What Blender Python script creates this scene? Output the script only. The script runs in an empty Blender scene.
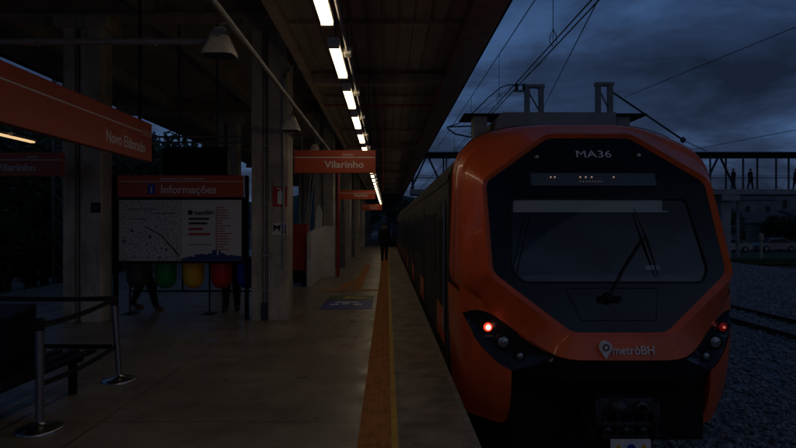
import bpy, bmesh, math, random
from mathutils import Vector, Matrix
random.seed(7)
R = math.radians
S = bpy.context.scene
COL = S.collection

# ------------------------------------------------------------------ camera
F = 573.0; VX = 387.0; VY = 225.0; EYE = 1.65
cd = bpy.data.cameras.new('camera'); cam = bpy.data.objects.new('camera', cd); COL.objects.link(cam)
cam.location = (0, 0, EYE); cam.rotation_euler = (R(90), 0, 0)
cd.sensor_width = 36; cd.lens = F / 796 * 36
cd.shift_x = (398 - VX) / 796; cd.shift_y = (VY - 224) / 796
cd.clip_start = 0.05; cd.clip_end = 3000
S.camera = cam

def U(px, py, Y):
    return Vector(((px - VX) / F * Y, Y, EYE + (VY - py) / F * Y))

# ------------------------------------------------------------------ view + world
S.view_settings.view_transform = 'Standard'; S.view_settings.look = 'None'
S.view_settings.exposure = 0.0; S.view_settings.gamma = 1.0
S.view_settings.use_curve_mapping = False
W = bpy.data.worlds.new('World'); S.world = W; W.use_nodes = True
nt = W.node_tree; nt.nodes.clear()
def wn(t, **k):
    n = nt.nodes.new(t)
    for a, b in k.items(): setattr(n, a, b)
    return n
SKY_STRENGTH = 0.054
SUN_EL, SUN_ROT = R(25), R(150)
sky = wn('ShaderNodeTexSky', sky_type='NISHITA', sun_disc=False, sun_elevation=SUN_EL, sun_rotation=SUN_ROT)
tc = wn('ShaderNodeTexCoord'); sep = wn('ShaderNodeSeparateXYZ')
nt.links.new(tc.outputs['Generated'], sep.inputs[0])
mz = wn('ShaderNodeMath', operation='ADD'); mz.inputs[1].default_value = 0.22
ab = wn('ShaderNodeMath', operation='ABSOLUTE'); nt.links.new(sep.outputs['Z'], ab.inputs[0]); nt.links.new(ab.outputs[0], mz.inputs[0])
dx = wn('ShaderNodeMath', operation='DIVIDE'); dy = wn('ShaderNodeMath', operation='DIVIDE')
nt.links.new(sep.outputs['X'], dx.inputs[0]); nt.links.new(mz.outputs[0], dx.inputs[1])
nt.links.new(sep.outputs['Y'], dy.inputs[0]); nt.links.new(mz.outputs[0], dy.inputs[1])
cb = wn('ShaderNodeCombineXYZ'); nt.links.new(dx.outputs[0], cb.inputs[0]); nt.links.new(dy.outputs[0], cb.inputs[1])
nz = wn('ShaderNodeTexNoise'); nz.inputs['Scale'].default_value = 1.45; nz.inputs['Detail'].default_value = 9; nz.inputs['Roughness'].default_value = 0.60; nz.inputs['Distortion'].default_value = 0.35
mp = wn('ShaderNodeMapping'); mp.inputs['Location'].default_value = (11.3, 3.4, 0.0); mp.inputs['Scale'].default_value = (0.8, 1.0, 1)
nt.links.new(cb.outputs[0], mp.inputs[0]); nt.links.new(mp.outputs[0], nz.inputs['Vector'])
rp = wn('ShaderNodeValToRGB'); nt.links.new(nz.outputs['Fac'], rp.inputs[0])
rp.color_ramp.elements[0].position = 0.34; rp.color_ramp.elements[0].color = (1.6, 1.6, 1.65, 1)
rp.color_ramp.elements[1].position = 0.66; rp.color_ramp.elements[1].color = (0.30, 0.25, 0.25, 1)
e = rp.color_ramp.elements.new(0.5); e.color = (0.72, 0.62, 0.64, 1)
blue = wn('ShaderNodeMix', data_type='RGBA', blend_type='MIX'); blue.inputs[0].default_value = 0.93
blue.inputs[7].default_value = (0.39, 0.94, 2.25, 1)
nt.links.new(sky.outputs[0], blue.inputs[6])
mul = wn('ShaderNodeMix', data_type='RGBA', blend_type='MULTIPLY'); mul.inputs[0].default_value = 1
nt.links.new(blue.outputs[2], mul.inputs[6]); nt.links.new(rp.outputs[0], mul.inputs[7])
bg = wn('ShaderNodeBackground'); bg.inputs[1].default_value = SKY_STRENGTH
nt.links.new(mul.outputs[2], bg.inputs[0])
wo = wn('ShaderNodeOutputWorld'); nt.links.new(bg.outputs[0], wo.inputs[0])

sl = bpy.data.lights.new('sun', 'SUN'); sl.energy = 0.015; sl.angle = R(40); sl.color = (0.62, 0.8, 1.0)
so = bpy.data.objects.new('sun', sl); COL.objects.link(so)
sd = Vector((math.sin(SUN_ROT), math.cos(SUN_ROT), math.tan(R(25))))
so.rotation_euler = sd.to_track_quat('Z', 'Y').to_euler()
so.location = (0, 0, 30)

# ------------------------------------------------------------------ materials
MC = {}
def mat(name, col, rough=0.6, metal=0.0, var=0.0, vscale=6.0, bump=0.0, bscale=40.0, emit=None, estr=0.0, spec=0.5, coat=0.0, col2=None, stretch=None):
    if name in MC: return MC[name]
    m = bpy.data.materials.new(name); m.use_nodes = True; MC[name] = m
    n = m.node_tree; b = n.nodes['Principled BSDF']
    b.inputs['Base Color'].default_value = (*col, 1); b.inputs['Roughness'].default_value = rough
    b.inputs['Metallic'].default_value = metal; b.inputs['Specular IOR Level'].default_value = spec
    b.inputs['Coat Weight'].default_value = coat; b.inputs['Coat Roughness'].default_value = 0.06
    if emit:
        b.inputs['Emission Color'].default_value = (*emit, 1); b.inputs['Emission Strength'].default_value = estr
    t = n.nodes.new('ShaderNodeTexCoord'); src = t.outputs['Object']
    if stretch:
        mm = n.nodes.new('ShaderNodeMapping'); mm.inputs['Scale'].default_value = stretch
        n.links.new(src, mm.inputs[0]); src = mm.outputs[0]
    if var > 0 or col2:
        z = n.nodes.new('ShaderNodeTexNoise'); z.inputs['Scale'].default_value = vscale; z.inputs['Detail'].default_value = 8; z.inputs['Roughness'].default_value = 0.65
        n.links.new(src, z.inputs['Vector'])
        r = n.nodes.new('ShaderNodeValToRGB'); n.links.new(z.outputs['Fac'], r.inputs[0])
        c2 = col2 if col2 else tuple(c * (1 - var) for c in col)
        r.color_ramp.elements[0].position = 0.35; r.color_ramp.elements[0].color = (*c2, 1)
        r.color_ramp.elements[1].position = 0.65; r.color_ramp.elements[1].color = (*[min(1, c * (1 + var * 0.5)) for c in col], 1)
        n.links.new(r.outputs[0], b.inputs['Base Color'])
        mr = n.nodes.new('ShaderNodeMapRange'); mr.inputs['To Min'].default_value = max(0, rough - 0.12); mr.inputs['To Max'].default_value = min(1, rough + 0.12)
        n.links.new(z.outputs['Fac'], mr.inputs['Value']); n.links.new(mr.outputs[0], b.inputs['Roughness'])
    if bump > 0:
        z2 = n.nodes.new('ShaderNodeTexNoise'); z2.inputs['Scale'].default_value = bscale; z2.inputs['Detail'].default_value = 5
        n.links.new(src, z2.inputs['Vector'])
        bp = n.nodes.new('ShaderNodeBump'); bp.inputs['Strength'].default_value = bump; bp.inputs['Distance'].default_value = 0.02
        n.links.new(z2.outputs['Fac'], bp.inputs['Height']); n.links.new(bp.outputs[0], b.inputs['Normal'])
    return m

M_conc = mat('column_concrete', (0.50, 0.45, 0.365), 0.8, var=0.45, vscale=2.6, bump=0.6, bscale=22, stretch=(1, 1, 0.45))
M_white = mat('white_paint', (0.72, 0.71, 0.68), 0.55, var=0.2, vscale=5)
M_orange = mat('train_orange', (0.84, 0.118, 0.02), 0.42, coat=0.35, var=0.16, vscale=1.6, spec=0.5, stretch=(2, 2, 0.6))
M_sign = mat('sign_red', (0.56, 0.085, 0.03), 0.45, var=0.08, vscale=4)
M_letter = mat('letter_white', (0.82, 0.81, 0.78), 0.5)
M_black = mat('black_paint', (0.007, 0.007, 0.0075), 0.5, var=0.2, vscale=10, spec=0.25)
M_panel = mat('train_black_panel', (0.004, 0.006, 0.010), 0.10, spec=0.32)
M_rub = mat('rubber', (0.01, 0.01, 0.01), 0.8)
M_steel = mat('galvanised_steel', (0.36, 0.35, 0.34), 0.5, metal=0.35, var=0.2, vscale=20)
M_dsteel = mat('dark_steel', (0.07, 0.07, 0.075), 0.5, metal=0.6, var=0.25, vscale=12)
M_chrome = mat('brushed_chrome', (0.42, 0.42, 0.43), 0.28, metal=1.0)
M_bell = mat('speaker_plastic', (0.66, 0.61, 0.52), 0.5, var=0.15, vscale=14)
M_grey = mat('roof_unit_grey', (0.24, 0.25, 0.25), 0.55, var=0.2, vscale=5)
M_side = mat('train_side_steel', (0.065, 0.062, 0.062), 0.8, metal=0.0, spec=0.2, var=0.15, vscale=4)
M_redp = mat('pipe_red', (0.42, 0.035, 0.02), 0.45, var=0.15, vscale=8)
M_redcab = mat('cabinet_red', (0.45, 0.028, 0.02), 0.4, var=0.1, vscale=5)
M_blue = mat('plastic_blue', (0.012, 0.05, 0.42), 0.35)
M_yel = mat('plastic_yellow', (0.85, 0.46, 0.02), 0.4)
M_green = mat('plastic_green', (0.006, 0.26, 0.06), 0.4)
M_red = mat('plastic_red', (0.65, 0.025, 0.02), 0.4)
M_gbin = mat('plastic_grey', (0.06, 0.06, 0.065), 0.45)
M_light = mat('lamp_diffuser', (0.9, 0.88, 0.8), 0.5, emit=(1.0, 0.79, 0.50), estr=5.2)
M_lightd = mat('dim_lamp_diffuser', (0.8, 0.75, 0.6), 0.5, emit=(1.0, 0.66, 0.34), estr=0.9)
M_hous = mat('lamp_housing', (0.7, 0.67, 0.6), 0.5)
M_rail = mat('rail_steel', (0.16, 0.11, 0.085), 0.4, metal=0.8, var=0.3, vscale=10)
M_bark = mat('bark', (0.08, 0.06, 0.045), 0.9, var=0.4, vscale=8, bump=0.5, bscale=20)
M_leaf = [mat('leaf_dark', (0.035, 0.06, 0.028), 0.7, var=0.5, vscale=0.8), mat('leaf_mid', (0.05, 0.085, 0.035), 0.7, var=0.5, vscale=0.9)]
M_tail = mat('red_lamp', (0.5, 0.02, 0.01), 0.2, emit=(1.0, 0.05, 0.02), estr=1.6)
M_tailc = mat('red_lamp_core', (1, 0.7, 0.6), 0.2, emit=(1.0, 0.38, 0.28), estr=7)
M_tailr = mat('red_lamp_core_dim', (1, 0.4, 0.3), 0.2, emit=(1.0, 0.22, 0.16), estr=0.45)
M_tred = mat('red_lamp_unlit_ring', (0.12, 0.01, 0.008), 0.25, emit=(1, 0.03, 0.01), estr=0.05)
M_lens = mat('clear_lamp_lens', (0.33, 0.35, 0.36), 0.12, metal=0.6)
M_led = mat('led_dot', (0.9, 0.7, 0.6), 0.4, emit=(1.0, 0.62, 0.45), estr=0.5)
M_skin = mat('skin', (0.33, 0.19, 0.13), 0.6)
M_hair = mat('hair', (0.02, 0.014, 0.01), 0.7)
M_cloth = mat('dark_cloth', (0.018, 0.018, 0.022), 0.85)
M_jean = mat('blue_denim', (0.03, 0.045, 0.09), 0.85)
M_shoe = mat('brown_shoe', (0.20, 0.085, 0.045), 0.6)
M_wire = mat('wire_dark', (0.03, 0.03, 0.03), 0.5, metal=0.3)
M_cback = mat('bridge_concrete', (0.30, 0.30, 0.29), 0.85, var=0.3, vscale=1.2)

def glass(name, tint, fres_rough=0.03, opacity=0.45):
    m = bpy.data.materials.new(name); m.use_nodes = True; n = m.node_tree; n.nodes.clear()
    tr = n.nodes.new('ShaderNodeBsdfTransparent'); tr.inputs[0].default_value = (*tint, 1)
    gl = n.nodes.new('ShaderNodeBsdfGlossy'); gl.inputs['Roughness'].default_value = fres_rough
    gl.inputs[0].default_value = (1, 1, 1, 1)
    fr = n.nodes.new('ShaderNodeFresnel'); fr.inputs[0].default_value = 1.58
    mx = n.nodes.new('ShaderNodeMixShader'); o = n.nodes.new('ShaderNodeOutputMaterial')
    ad = n.nodes.new('ShaderNodeMath'); ad.operation = 'ADD'; ad.inputs[1].default_value = opacity
    n.links.new(fr.outputs[0], ad.inputs[0]); n.links.new(ad.outputs[0], mx.inputs[0])
    n.links.new(tr.outputs[0], mx.inputs[1]); n.links.new(gl.outputs[0], mx.inputs[2]); n.links.new(mx.outputs[0], o.inputs[0])
    return m
M_glass = glass('windshield_glass', (0.82, 0.86, 0.88), 0.02, 0.0)
M_sglass = mat('side_window_glass', (0.01, 0.012, 0.015), 0.4, spec=0.3)

# ------------------------------------------------------------------ helpers
ORG = {}
class MB:
    def __init__(s): s.v = []; s.f = []; s.m = []; s.smooth = False
    def add(s, vs, fs, mi=0):
        o = len(s.v); s.v += [tuple(v) for v in vs]
        for f in fs: s.f.append(tuple(i + o for i in f)); s.m.append(mi)
        return s
    def box(s, x0, x1, y0, y1, z0, z1, mi=0, bev=0.0):
        x0, x1 = min(x0, x1), max(x0, x1); y0, y1 = min(y0, y1), max(y0, y1); z0, z1 = min(z0, z1), max(z0, z1)
        if bev <= 0:
            vs = [(x0,y0,z0),(x1,y0,z0),(x1,y1,z0),(x0,y1,z0),(x0,y0,z1),(x1,y0,z1),(x1,y1,z1),(x0,y1,z1)]
            return s.add(vs, [(0,3,2,1),(4,5,6,7),(0,1,5,4),(1,2,6,5),(2,3,7,6),(3,0,4,7)], mi)
        bm = bmesh.new(); bmesh.ops.create_cube(bm, size=1)
        for v in bm.verts: v.co = Vector(((x0+x1)/2 + v.co.x*(x1-x0), (y0+y1)/2 + v.co.y*(y1-y0), (z0+z1)/2 + v.co.z*(z1-z0)))
        bmesh.ops.bevel(bm, geom=bm.edges[:], offset=bev, segments=2, affect='EDGES', profile=0.7)
        bm.verts.index_update()
        s.add([v.co[:] for v in bm.verts], [[v.index for v in f.verts] for f in bm.faces], mi); bm.free(); return s
    def tube(s, pts, r, n=8, mi=0, cap=True, radii=None):
        pts = [Vector(p) for p in pts]; rings = []
        for i, p in enumerate(pts):
            d = (pts[min(i+1, len(pts)-1)] - pts[max(i-1, 0)]).normalized()
            up = Vector((0, 0, 1)) if abs(d.z) < 0.95 else Vector((1, 0, 0))
            a = d.cross(up).normalized(); b = a.cross(d).normalized(); rr = radii[i] if radii else r
            rings.append([p + a * math.cos(2*math.pi*k/n) * rr + b * math.sin(2*math.pi*k/n) * rr for k in range(n)])
        vs = [v for q in rings for v in q]; fs = []
        for i in range(len(pts) - 1):
            for k in range(n):
                fs.append((i*n+k, i*n+(k+1) % n, (i+1)*n+(k+1) % n, (i+1)*n+k))
        if cap: fs.append(tuple(range(n-1, -1, -1))); fs.append(tuple((len(pts)-1)*n + k for k in range(n)))
        return s.add(vs, fs, mi)
    def lathe(s, c, prof, n=24, mi=0, axis='Z'):
        vs = []; fs = []
        for (r, h) in prof:
            for k in range(n):
                a = 2*math.pi*k/n; x, y = r*math.cos(a), r*math.sin(a)
                if axis == 'Z': vs.append((c[0]+x, c[1]+y, c[2]+h))
                elif axis == 'Y': vs.append((c[0]+x, c[1]+h, c[2]+y))
                else: vs.append((c[0]+h, c[1]+x, c[2]+y))
        for i in range(len(prof)-1):
            for k in range(n): fs.append((i*n+k, i*n+(k+1) % n, (i+1)*n+(k+1) % n, (i+1)*n+k))
        fs.append(tuple(range(n))); fs.append(tuple((len(prof)-1)*n+k for k in range(n)))
        return s.add(vs, fs, mi)
    def prism(s, poly, a0, a1, axis='Y', mi=0):
        n = len(poly)
        def P(p, a): return (p[0], a, p[1]) if axis == 'Y' else ((a, p[0], p[1]) if axis == 'X' else (p[0], p[1], a))
        vs = [P(p, a0) for p in poly] + [P(p, a1) for p in poly]
        fs = [tuple(range(n)), tuple(range(2*n-1, n-1, -1))] + [(i, i+n, (i+1) % n + n, (i+1) % n) for i in range(n)]
        return s.add(vs, fs, mi)
    def build(s, name, m, parent=None, smooth=None, angle=35, keep=False):
        me = bpy.data.meshes.new(name)
        v = s.v; org = Vector((0, 0, 0))
        if parent is not None: org = ORG.get(parent.name, Vector((0, 0, 0)))
        elif not keep:
            xs = [p[0] for p in v]; ys = [p[1] for p in v]; zs = [p[2] for p in v]
            org = Vector(((min(xs)+max(xs))/2, (min(ys)+max(ys))/2, min(zs)))
        me.from_pydata([(p[0]-org.x, p[1]-org.y, p[2]-org.z) for p in v], [], s.f)
        ms = m if isinstance(m, (list, tuple)) else [m]
        for q in ms: me.materials.append(q)
        for p, i in zip(me.polygons, s.m): p.material_index = i
        bm = bmesh.new(); bm.from_mesh(me); bmesh.ops.remove_doubles(bm, verts=bm.verts, dist=1e-5)
        if not getattr(s, 'nonorm', False): bmesh.ops.recalc_face_normals(bm, faces=bm.faces)
        bm.to_mesh(me); bm.free()
        if smooth:
            me.polygons.foreach_set('use_smooth', [True]*len(me.polygons))
            me.set_sharp_from_angle(angle=R(angle))
        me.update()
        o = bpy.data.objects.new(name, me); COL.objects.link(o)
        if parent is not None: o.parent = parent; ORG[o.name] = org
        else: o.location = org; ORG[o.name] = org
        return o

def thing(name, loc, label, cat, group=None):
    o = bpy.data.objects.new(name, None); COL.objects.link(o); o.location = loc; o.empty_display_size = 0.2
    ORG[o.name] = Vector(loc); tag(o, label, cat, group); return o
def tag(o, label=None, cat=None, group=None, kind=None):
    if label: o['label'] = label
    if cat: o['category'] = cat
    if group: o['group'] = group
    if kind: o['kind'] = kind
    return o
def dup(o, loc, label=None, rz=None, scale=None, group=None):
    def cp(x, par):
        c = x.copy(); COL.objects.link(c)
        if par: c.parent = par
        for ch in list(x.children): cp(ch, c)
        return c
    c = cp(o, None); c.location = loc
    if rz is not None: c.rotation_euler = (0, 0, rz)
    if scale: c.scale = scale
    if label: c['label'] = label
    if group: c['group'] = group
    ORG[c.name] = Vector(loc)
    return c
def text_mesh(name, body, size, M, m, parent, ext=0.002, align='LEFT', xs=1.0, bold=0.0):
    cu = bpy.data.curves.new('t', 'FONT'); cu.body = body; cu.size = size; cu.extrude = ext; cu.align_x = align; cu.offset = bold; cu.resolution_u = 4
    to = bpy.data.objects.new('t', cu); COL.objects.link(to)
    dg = bpy.context.evaluated_depsgraph_get(); dg.update()
    me = bpy.data.meshes.new_from_object(to.evaluated_get(dg)); bpy.data.objects.remove(to)
    me.transform(M @ Matrix.Diagonal((xs, 1, 1, 1))); me.transform(Matrix.Translation(-ORG.get(parent.name, Vector((0,0,0)))))
    me.materials.clear(); me.materials.append(m)
    o = bpy.data.objects.new(name, me); COL.objects.link(o); o.parent = parent; return o
FRONT = Matrix.Rotation(R(90), 4, 'X')            # text facing -Y
RIGHTW = Matrix.Rotation(R(90), 4, 'Z') @ FRONT   # text facing +X, reading towards +Y

# ------------------------------------------------------------------ ground
# ground colour: ballast
m = mat('ballast', (0.20, 0.19, 0.18), 0.95, var=0.6, vscale=14, bump=1.0, bscale=26)
g = MB().box(0.75, 26, -12, 47, -1.6, -1.22); tag(g.build('ballast_ground', m), kind='structure')
m = mat('soil', (0.10, 0.09, 0.07), 0.95, var=0.5, vscale=0.7, bump=0.6, bscale=5)
g = MB().add([(-900,-300,-1.7),(900,-300,-1.7),(900,1500,-1.7),(-900,1500,-1.7)], [(0,1,2,3)])
tag(g.build('ground', m), kind='structure')
m = mat('ballast_left', (0.09, 0.085, 0.08), 0.95, var=0.6, vscale=14, bump=1.0, bscale=26)
g = MB().box(-17, -9.3, -12, 90, -1.6, -1.25); tag(g.build('ballast_ground', m), kind='structure')
g = MB().box(4.2, 60, 47, 58, -1.6, -1.12)
tag(g.build('grass_verge', mat('grass', (0.045, 0.08, 0.025), 0.95, var=0.6, vscale=2, bump=1, bscale=40)), kind='structure')
g = MB().box(4.2, 70, 58, 66, -1.6, -1.2)
tag(g.build('road', mat('asphalt', (0.05, 0.05, 0.05), 0.9, var=0.2, vscale=4)), kind='structure')
# far hills
def hills(name, y, x0, x1, z, amp, m, sd=1):
    rnd = random.Random(sd); vs = []; n = 60
    ph = [rnd.uniform(0, 6) for _ in range(5)]
    for i in range(n+1):
        x = x0 + (x1-x0)*i/n
        h = z + amp*sum(math.sin(x*0.011*(k+1)*1.3+ph[k])/(k+1) for k in range(5))
        vs += [(x, y-60, -1.6), (x, y, max(1, h)), (x, y+120, -1.6)]
    fs = []
    for i in range(n):
        for j in range(2): a = i*3+j; fs.append((a, a+3, a+4, a+1))
    o = MB().add(vs, fs).build(name, m, smooth=True); tag(o, kind='structure')
hills('hills', 420, -500, 620, 20, 6, mat('hill_green', (0.035, 0.05, 0.04), 0.95, var=0.5, vscale=0.05), 3)

# ballast stones
rnd = random.Random(11); b = MB(); b.nonorm = True
import numpy as np
rs = np.random.RandomState(5)
base = np.array([(1,0,0),(-1,0,0),(0,1,0),(0,-1,0),(0,0,1),(0,0,-1)], float)
fb = [(0,2,4),(2,1,4),(1,3,4),(3,0,4),(2,0,5),(1,2,5),(3,1,5),(0,3,5)]
NV = []; NF = []
def stone(x, y, z, s):
    k = len(NV)*6
    v = base * (s * rs.uniform(0.6, 1.35, (6, 1))) + rs.uniform(-0.25, 0.25, (6, 3)) * s
    a = rs.uniform(0, 6.28); c, sn = math.cos(a), math.sin(a)
    v = v @ np.array([[c, -sn, 0], [sn, c, 0], [0, 0, 0.75]]); v += (x, y, z); NV.append(v)
    NF.extend([(i+k, j+k, l+k) for i, j, l in fb])
for i in range(30000):
    y = 4.6 + 24 * rs.rand()**1.7; x = rs.uniform(3.4, min(26, 4.2 + y*0.75 + 1.2))
    stone(x, y, -1.215 + rs.uniform(-0.02, 0.03), rs.uniform(0.025, 0.055) * (1 + 0.02*y))
for i in range(14000):
    y = rs.uniform(18, 46.5); stone(rs.uniform(0.55*y, min(0.75*y+1, 25.8)), y, -1.21, rs.uniform(0.05, 0.12))
mstone = mat('ballast_stone', (0.27, 0.25, 0.235), 0.9, var=0.7, vscale=5)
me = bpy.data.meshes.new('ballast_stones'); me.from_pydata(np.concatenate(NV).tolist(), [], NF); me.materials.append(mstone); me.update()
o = bpy.data.objects.new('ballast_stones', me); COL.objects.link(o)
tag(o, 'loose grey ballast stones spread beside the train', 'gravel', kind='stuff')

# ------------------------------------------------------------------ platform
EDGE = 0.695; LEDGE = -9.3
def platform_mat():
    m = bpy.data.materials.new('polished_platform_floor'); m.use_nodes = True; n = m.node_tree; b = n.nodes['Principled BSDF']
    t = n.nodes.new('ShaderNodeTexCoord')
    z = n.nodes.new('ShaderNodeTexNoise'); z.inputs['Scale'].default_value = 0.9; z.inputs['Detail'].default_value = 10; z.inputs['Roughness'].default_value = 0.7
    n.links.new(t.outputs['Object'], z.inputs['Vector'])
    r = n.nodes.new('ShaderNodeValToRGB'); n.links.new(z.outputs['Fac'], r.inputs[0])
    r.color_ramp.elements[0].position = 0.36; r.color_ramp.elements[0].color = (0.18, 0.142, 0.108, 1)
    r.color_ramp.elements[1].position = 0.68; r.color_ramp.elements[1].color = (0.37, 0.315, 0.245, 1)
    br = n.nodes.new('ShaderNodeTexBrick'); br.offset = 0.0; br.inputs['Scale'].default_value = 1.0
    br.inputs['Brick Width'].default_value = 2.4; br.inputs['Row Height'].default_value = 2.4; br.inputs['Mortar Size'].default_value = 0.009
    br.inputs['Color1'].default_value = (1, 1, 1, 1); br.inputs['Color2'].default_value = (0.86, 0.86, 0.86, 1); br.inputs['Mortar'].default_value = (0.35, 0.33, 0.32, 1)
    n.links.new(t.outputs['Object'], br.inputs['Vector'])
    mu = n.nodes.new('ShaderNodeMix'); mu.data_type = 'RGBA'; mu.blend_type = 'MULTIPLY'; mu.inputs[0].default_value = 1
    n.links.new(r.outputs[0], mu.inputs[6]); n.links.new(br.outputs['Color'], mu.inputs[7]); n.links.new(mu.outputs[2], b.inputs['Base Color'])
    z2 = n.nodes.new('ShaderNodeTexNoise'); z2.inputs['Scale'].default_value = 3.0; z2.inputs['Detail'].default_value = 8
    n.links.new(t.outputs['Object'], z2.inputs['Vector'])
    mr = n.nodes.new('ShaderNodeMapRange'); mr.inputs['From Min'].default_value = 0.3; mr.inputs['From Max'].default_value = 0.7
    mr.inputs['To Min'].default_value = 0.24; mr.inputs['To Max'].default_value = 0.5
    n.links.new(z2.outputs['Fac'], mr.inputs['Value']); n.links.new(mr.outputs[0], b.inputs['Roughness'])
    z3 = n.nodes.new('ShaderNodeTexNoise'); z3.inputs['Scale'].default_value = 9; z3.inputs['Detail'].default_value = 4
    n.links.new(t.outputs['Object'], z3.inputs['Vector'])
    bp = n.nodes.new('ShaderNodeBump'); bp.inputs['Strength'].default_value = 0.08; bp.inputs['Distance'].default_value = 0.02
    n.links.new(z3.outputs['Fac'], bp.inputs['Height']); n.links.new(bp.outputs[0], b.inputs['Normal'])
    return m
g = MB().box(LEDGE, EDGE - 0.12, -12, 120, -1.55, -0.16); g.box(LEDGE, EDGE, -12, 120, -0.16, 0.0)
o = g.build('platform', platform_mat(), keep=True); tag(o, kind='structure')
# edge zone
m = mat('worn_edge_concrete', (0.26, 0.215, 0.165), 0.6, col2=(0.085, 0.07, 0.056), var=0.35, vscale=2.6, bump=0.2, bscale=30)
g = MB().box(0.09, EDGE - 0.002, -12, 120, 0.0, 0.004); tag(g.build('platform_edge_strip', m, keep=True), kind='structure')
g = MB().box(EDGE - 0.05, EDGE + 0.004, -12, 120, -0.10, 0.008); tag(g.build('platform_edge_nosing', mat('nosing', (0.22, 0.2, 0.17), 0.7, var=0.5, vscale=5), keep=True), kind='structure')
# tactile strip (ribs modelled)
TX0, TX1 = -0.222, 0.034
M_tac = mat('tactile_orange', (0.52, 0.205, 0.05), 0.85, var=0.35, vscale=6)
g = MB()
y = -3.0
while y < 60:
    step = 0.25
    g.box(TX0, TX1, y + 0.003, y + step - 0.003, 0.0, 0.006)
    for k in range(4):
        cx = TX0 + (k + 0.5) * (TX1 - TX0) / 4
        vs = [(cx-0.016, y+0.012, 0.0055), (cx+0.016, y+0.012, 0.0055), (cx+0.016, y+step-0.012, 0.0055), (cx-0.016, y+step-0.012, 0.0055),
              (cx-0.009, y+0.018, 0.016), (cx+0.009, y+0.018, 0.016), (cx+0.009, y+step-0.018, 0.016), (cx-0.009, y+step-0.018, 0.016)]
        g.add(vs, [(4,5,6,7),(0,1,5,4),(1,2,6,5),(2,3,7,6),(3,0,4,7)])
    y += step
o = g.build('tactile_paving', M_tac, keep=True); tag(o, kind='structure')
M_ylw = mat('yellow_line_paint', (0.60, 0.36, 0.035), 0.6, var=0.3, vscale=9)
g = MB().box(TX1 + 0.003, TX1 + 0.05, -6, 90, 0.0, 0.0045); tag(g.build('yellow_safety_line', M_ylw, keep=True), kind='structure')
# branch of the tactile path
g = MB(); 
def ribbon(g, p, q, w, z=0.008):
    p = Vector(p); q = Vector(q); d = (q-p).normalized(); a = Vector((-d.y, d.x)) * w/2
    c = [p+a, p-a, q-a, q+a]
    vs = [(t.x, t.y, 0.001) for t in c] + [(t.x, t.y, z) for t in c]
    g.add(vs, [(4,5,6,7),(0,1,5,4),(1,2,6,5),(2,3,7,6),(3,0,4,7)])
ribbon(g, (-1.75, 14.4), (TX0 - 0.005, 14.55), 0.26)
ribbon(g, (-0.78, 14.75), (-0.80, 24.5), 0.24)
ribbon(g, (-1.2, 14.7), (-0.8, 18.2), 0.22, 0.006)
tag(g.build('tactile_paving_branch', M_tac, keep=True), kind='structure')

# floor decal
D = thing('floor_sticker', (-0.78, 12.2, 0.0), 'green and blue floor sticker with faded lettering lying beside the tactile strip', 'floor sticker')
g = MB().box(-1.33, -0.30, 12.55, 13.35, 0.001, 0.004); g.build('green_band', mat('sticker_green', (0.05, 0.10, 0.03), 0.5, var=0.4, vscale=9), D)
g = MB().box(-1.33, -0.30, 11.25, 12.53, 0.001, 0.0045); g.build('blue_band', mat('sticker_blue', (0.02, 0.045, 0.36), 0.5, var=0.3, vscale=9), D)
g = MB(); g.prism([(-1.0, 12.95), (-0.86, 12.68), (-0.86, 12.85), (-0.5, 12.85), (-0.5, 13.05), (-0.86, 13.05), (-0.86, 13.22)], 0.0045, 0.006, 'Z')
g.build('arrow', mat('sticker_yellow', (0.7, 0.6, 0.06), 0.6), D)
g = MB()
for (a, b2, y0) in [(-1.18, -1.0, 11.8), (-0.93, -0.8, 11.9), (-0.7, -0.52, 11.8), (-1.1, -0.6, 12.15)]: g.box(a, b2, y0, y0+0.16, 0.005, 0.0062)
g.build('faded_lettering', M_letter, D)

# ------------------------------------------------------------------ canopy
ZL = 4.30; ZG = 4.20; ZU = 5.62; Y0, Y1 = -10, 96
C = thing('platform_canopy', (-3.5, 40, 4.2), 'long dark station canopy with ribbed ceiling running above the platform', 'canopy')
M_ceil = mat('ceiling_sheet', (0.36, 0.33, 0.29), 0.6, metal=0.0, var=0.3, vscale=2.0, stretch=(1, 0.2, 1))
M_beam = mat('canopy_beam', (0.45, 0.37, 0.29), 0.65, var=0.3, vscale=4)
M_roofd = mat('upper_roof_soffit', (0.36, 0.31, 0.26), 0.8, var=0.3, vscale=1.5)
g = MB(); x = -1.28   # ribbed low ceiling
prof = []
while x < 1.0:
    prof += [(x, ZL), (x+0.15, ZL), (x+0.165, ZL+0.03), (x+0.195, ZL+0.03), (x+0.21, ZL)]; x += 0.21
prof = [p for p in prof if p[0] <= 1.0] + [(1.0, ZL)]
n = len(prof); vs = [(p[0], Y0, p[1]) for p in prof] + [(p[0], Y1, p[1]) for p in prof]
g.add(vs, [(i, i+1, i+1+n, i+n) for i in range(n-1)]); g.box(-1.28, 1.0, Y0, Y1, ZL+0.04, ZL+0.09)
g.build('low_ceiling', M_ceil, C)
g = MB()
for k in range(0, 25):
    yy = Y0 + 0.6 + k*4.2
    MB().box(-1.27, 0.99, yy, yy+0.05, ZL-0.055, ZL-0.002).build('purlin', M_beam, C)
g = MB().prism([(1.0, ZL+0.09), (1.0, ZG), (1.03, ZG-0.03), (1.38, ZG-0.0), (1.42, ZG+0.03), (1.42, ZG+0.32), (1.0, ZG+0.32)], Y0, Y1, 'Y')
g.build('edge_gutter', M_beam, C)
g = MB().box(1.423, 1.44, Y0, Y1, ZG+0.02, ZG+0.40); g.build('edge_flashing', M_black, C)
g = MB().box(-1.42, -1.285, Y0, Y1, ZL-0.12, ZU+0.1); g.build('step_fascia', M_beam, C)
g = MB().box(-8.9, -1.43, Y0, Y1, ZU, ZU+0.14); g.build('upper_roof', M_roofd, C)
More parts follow.
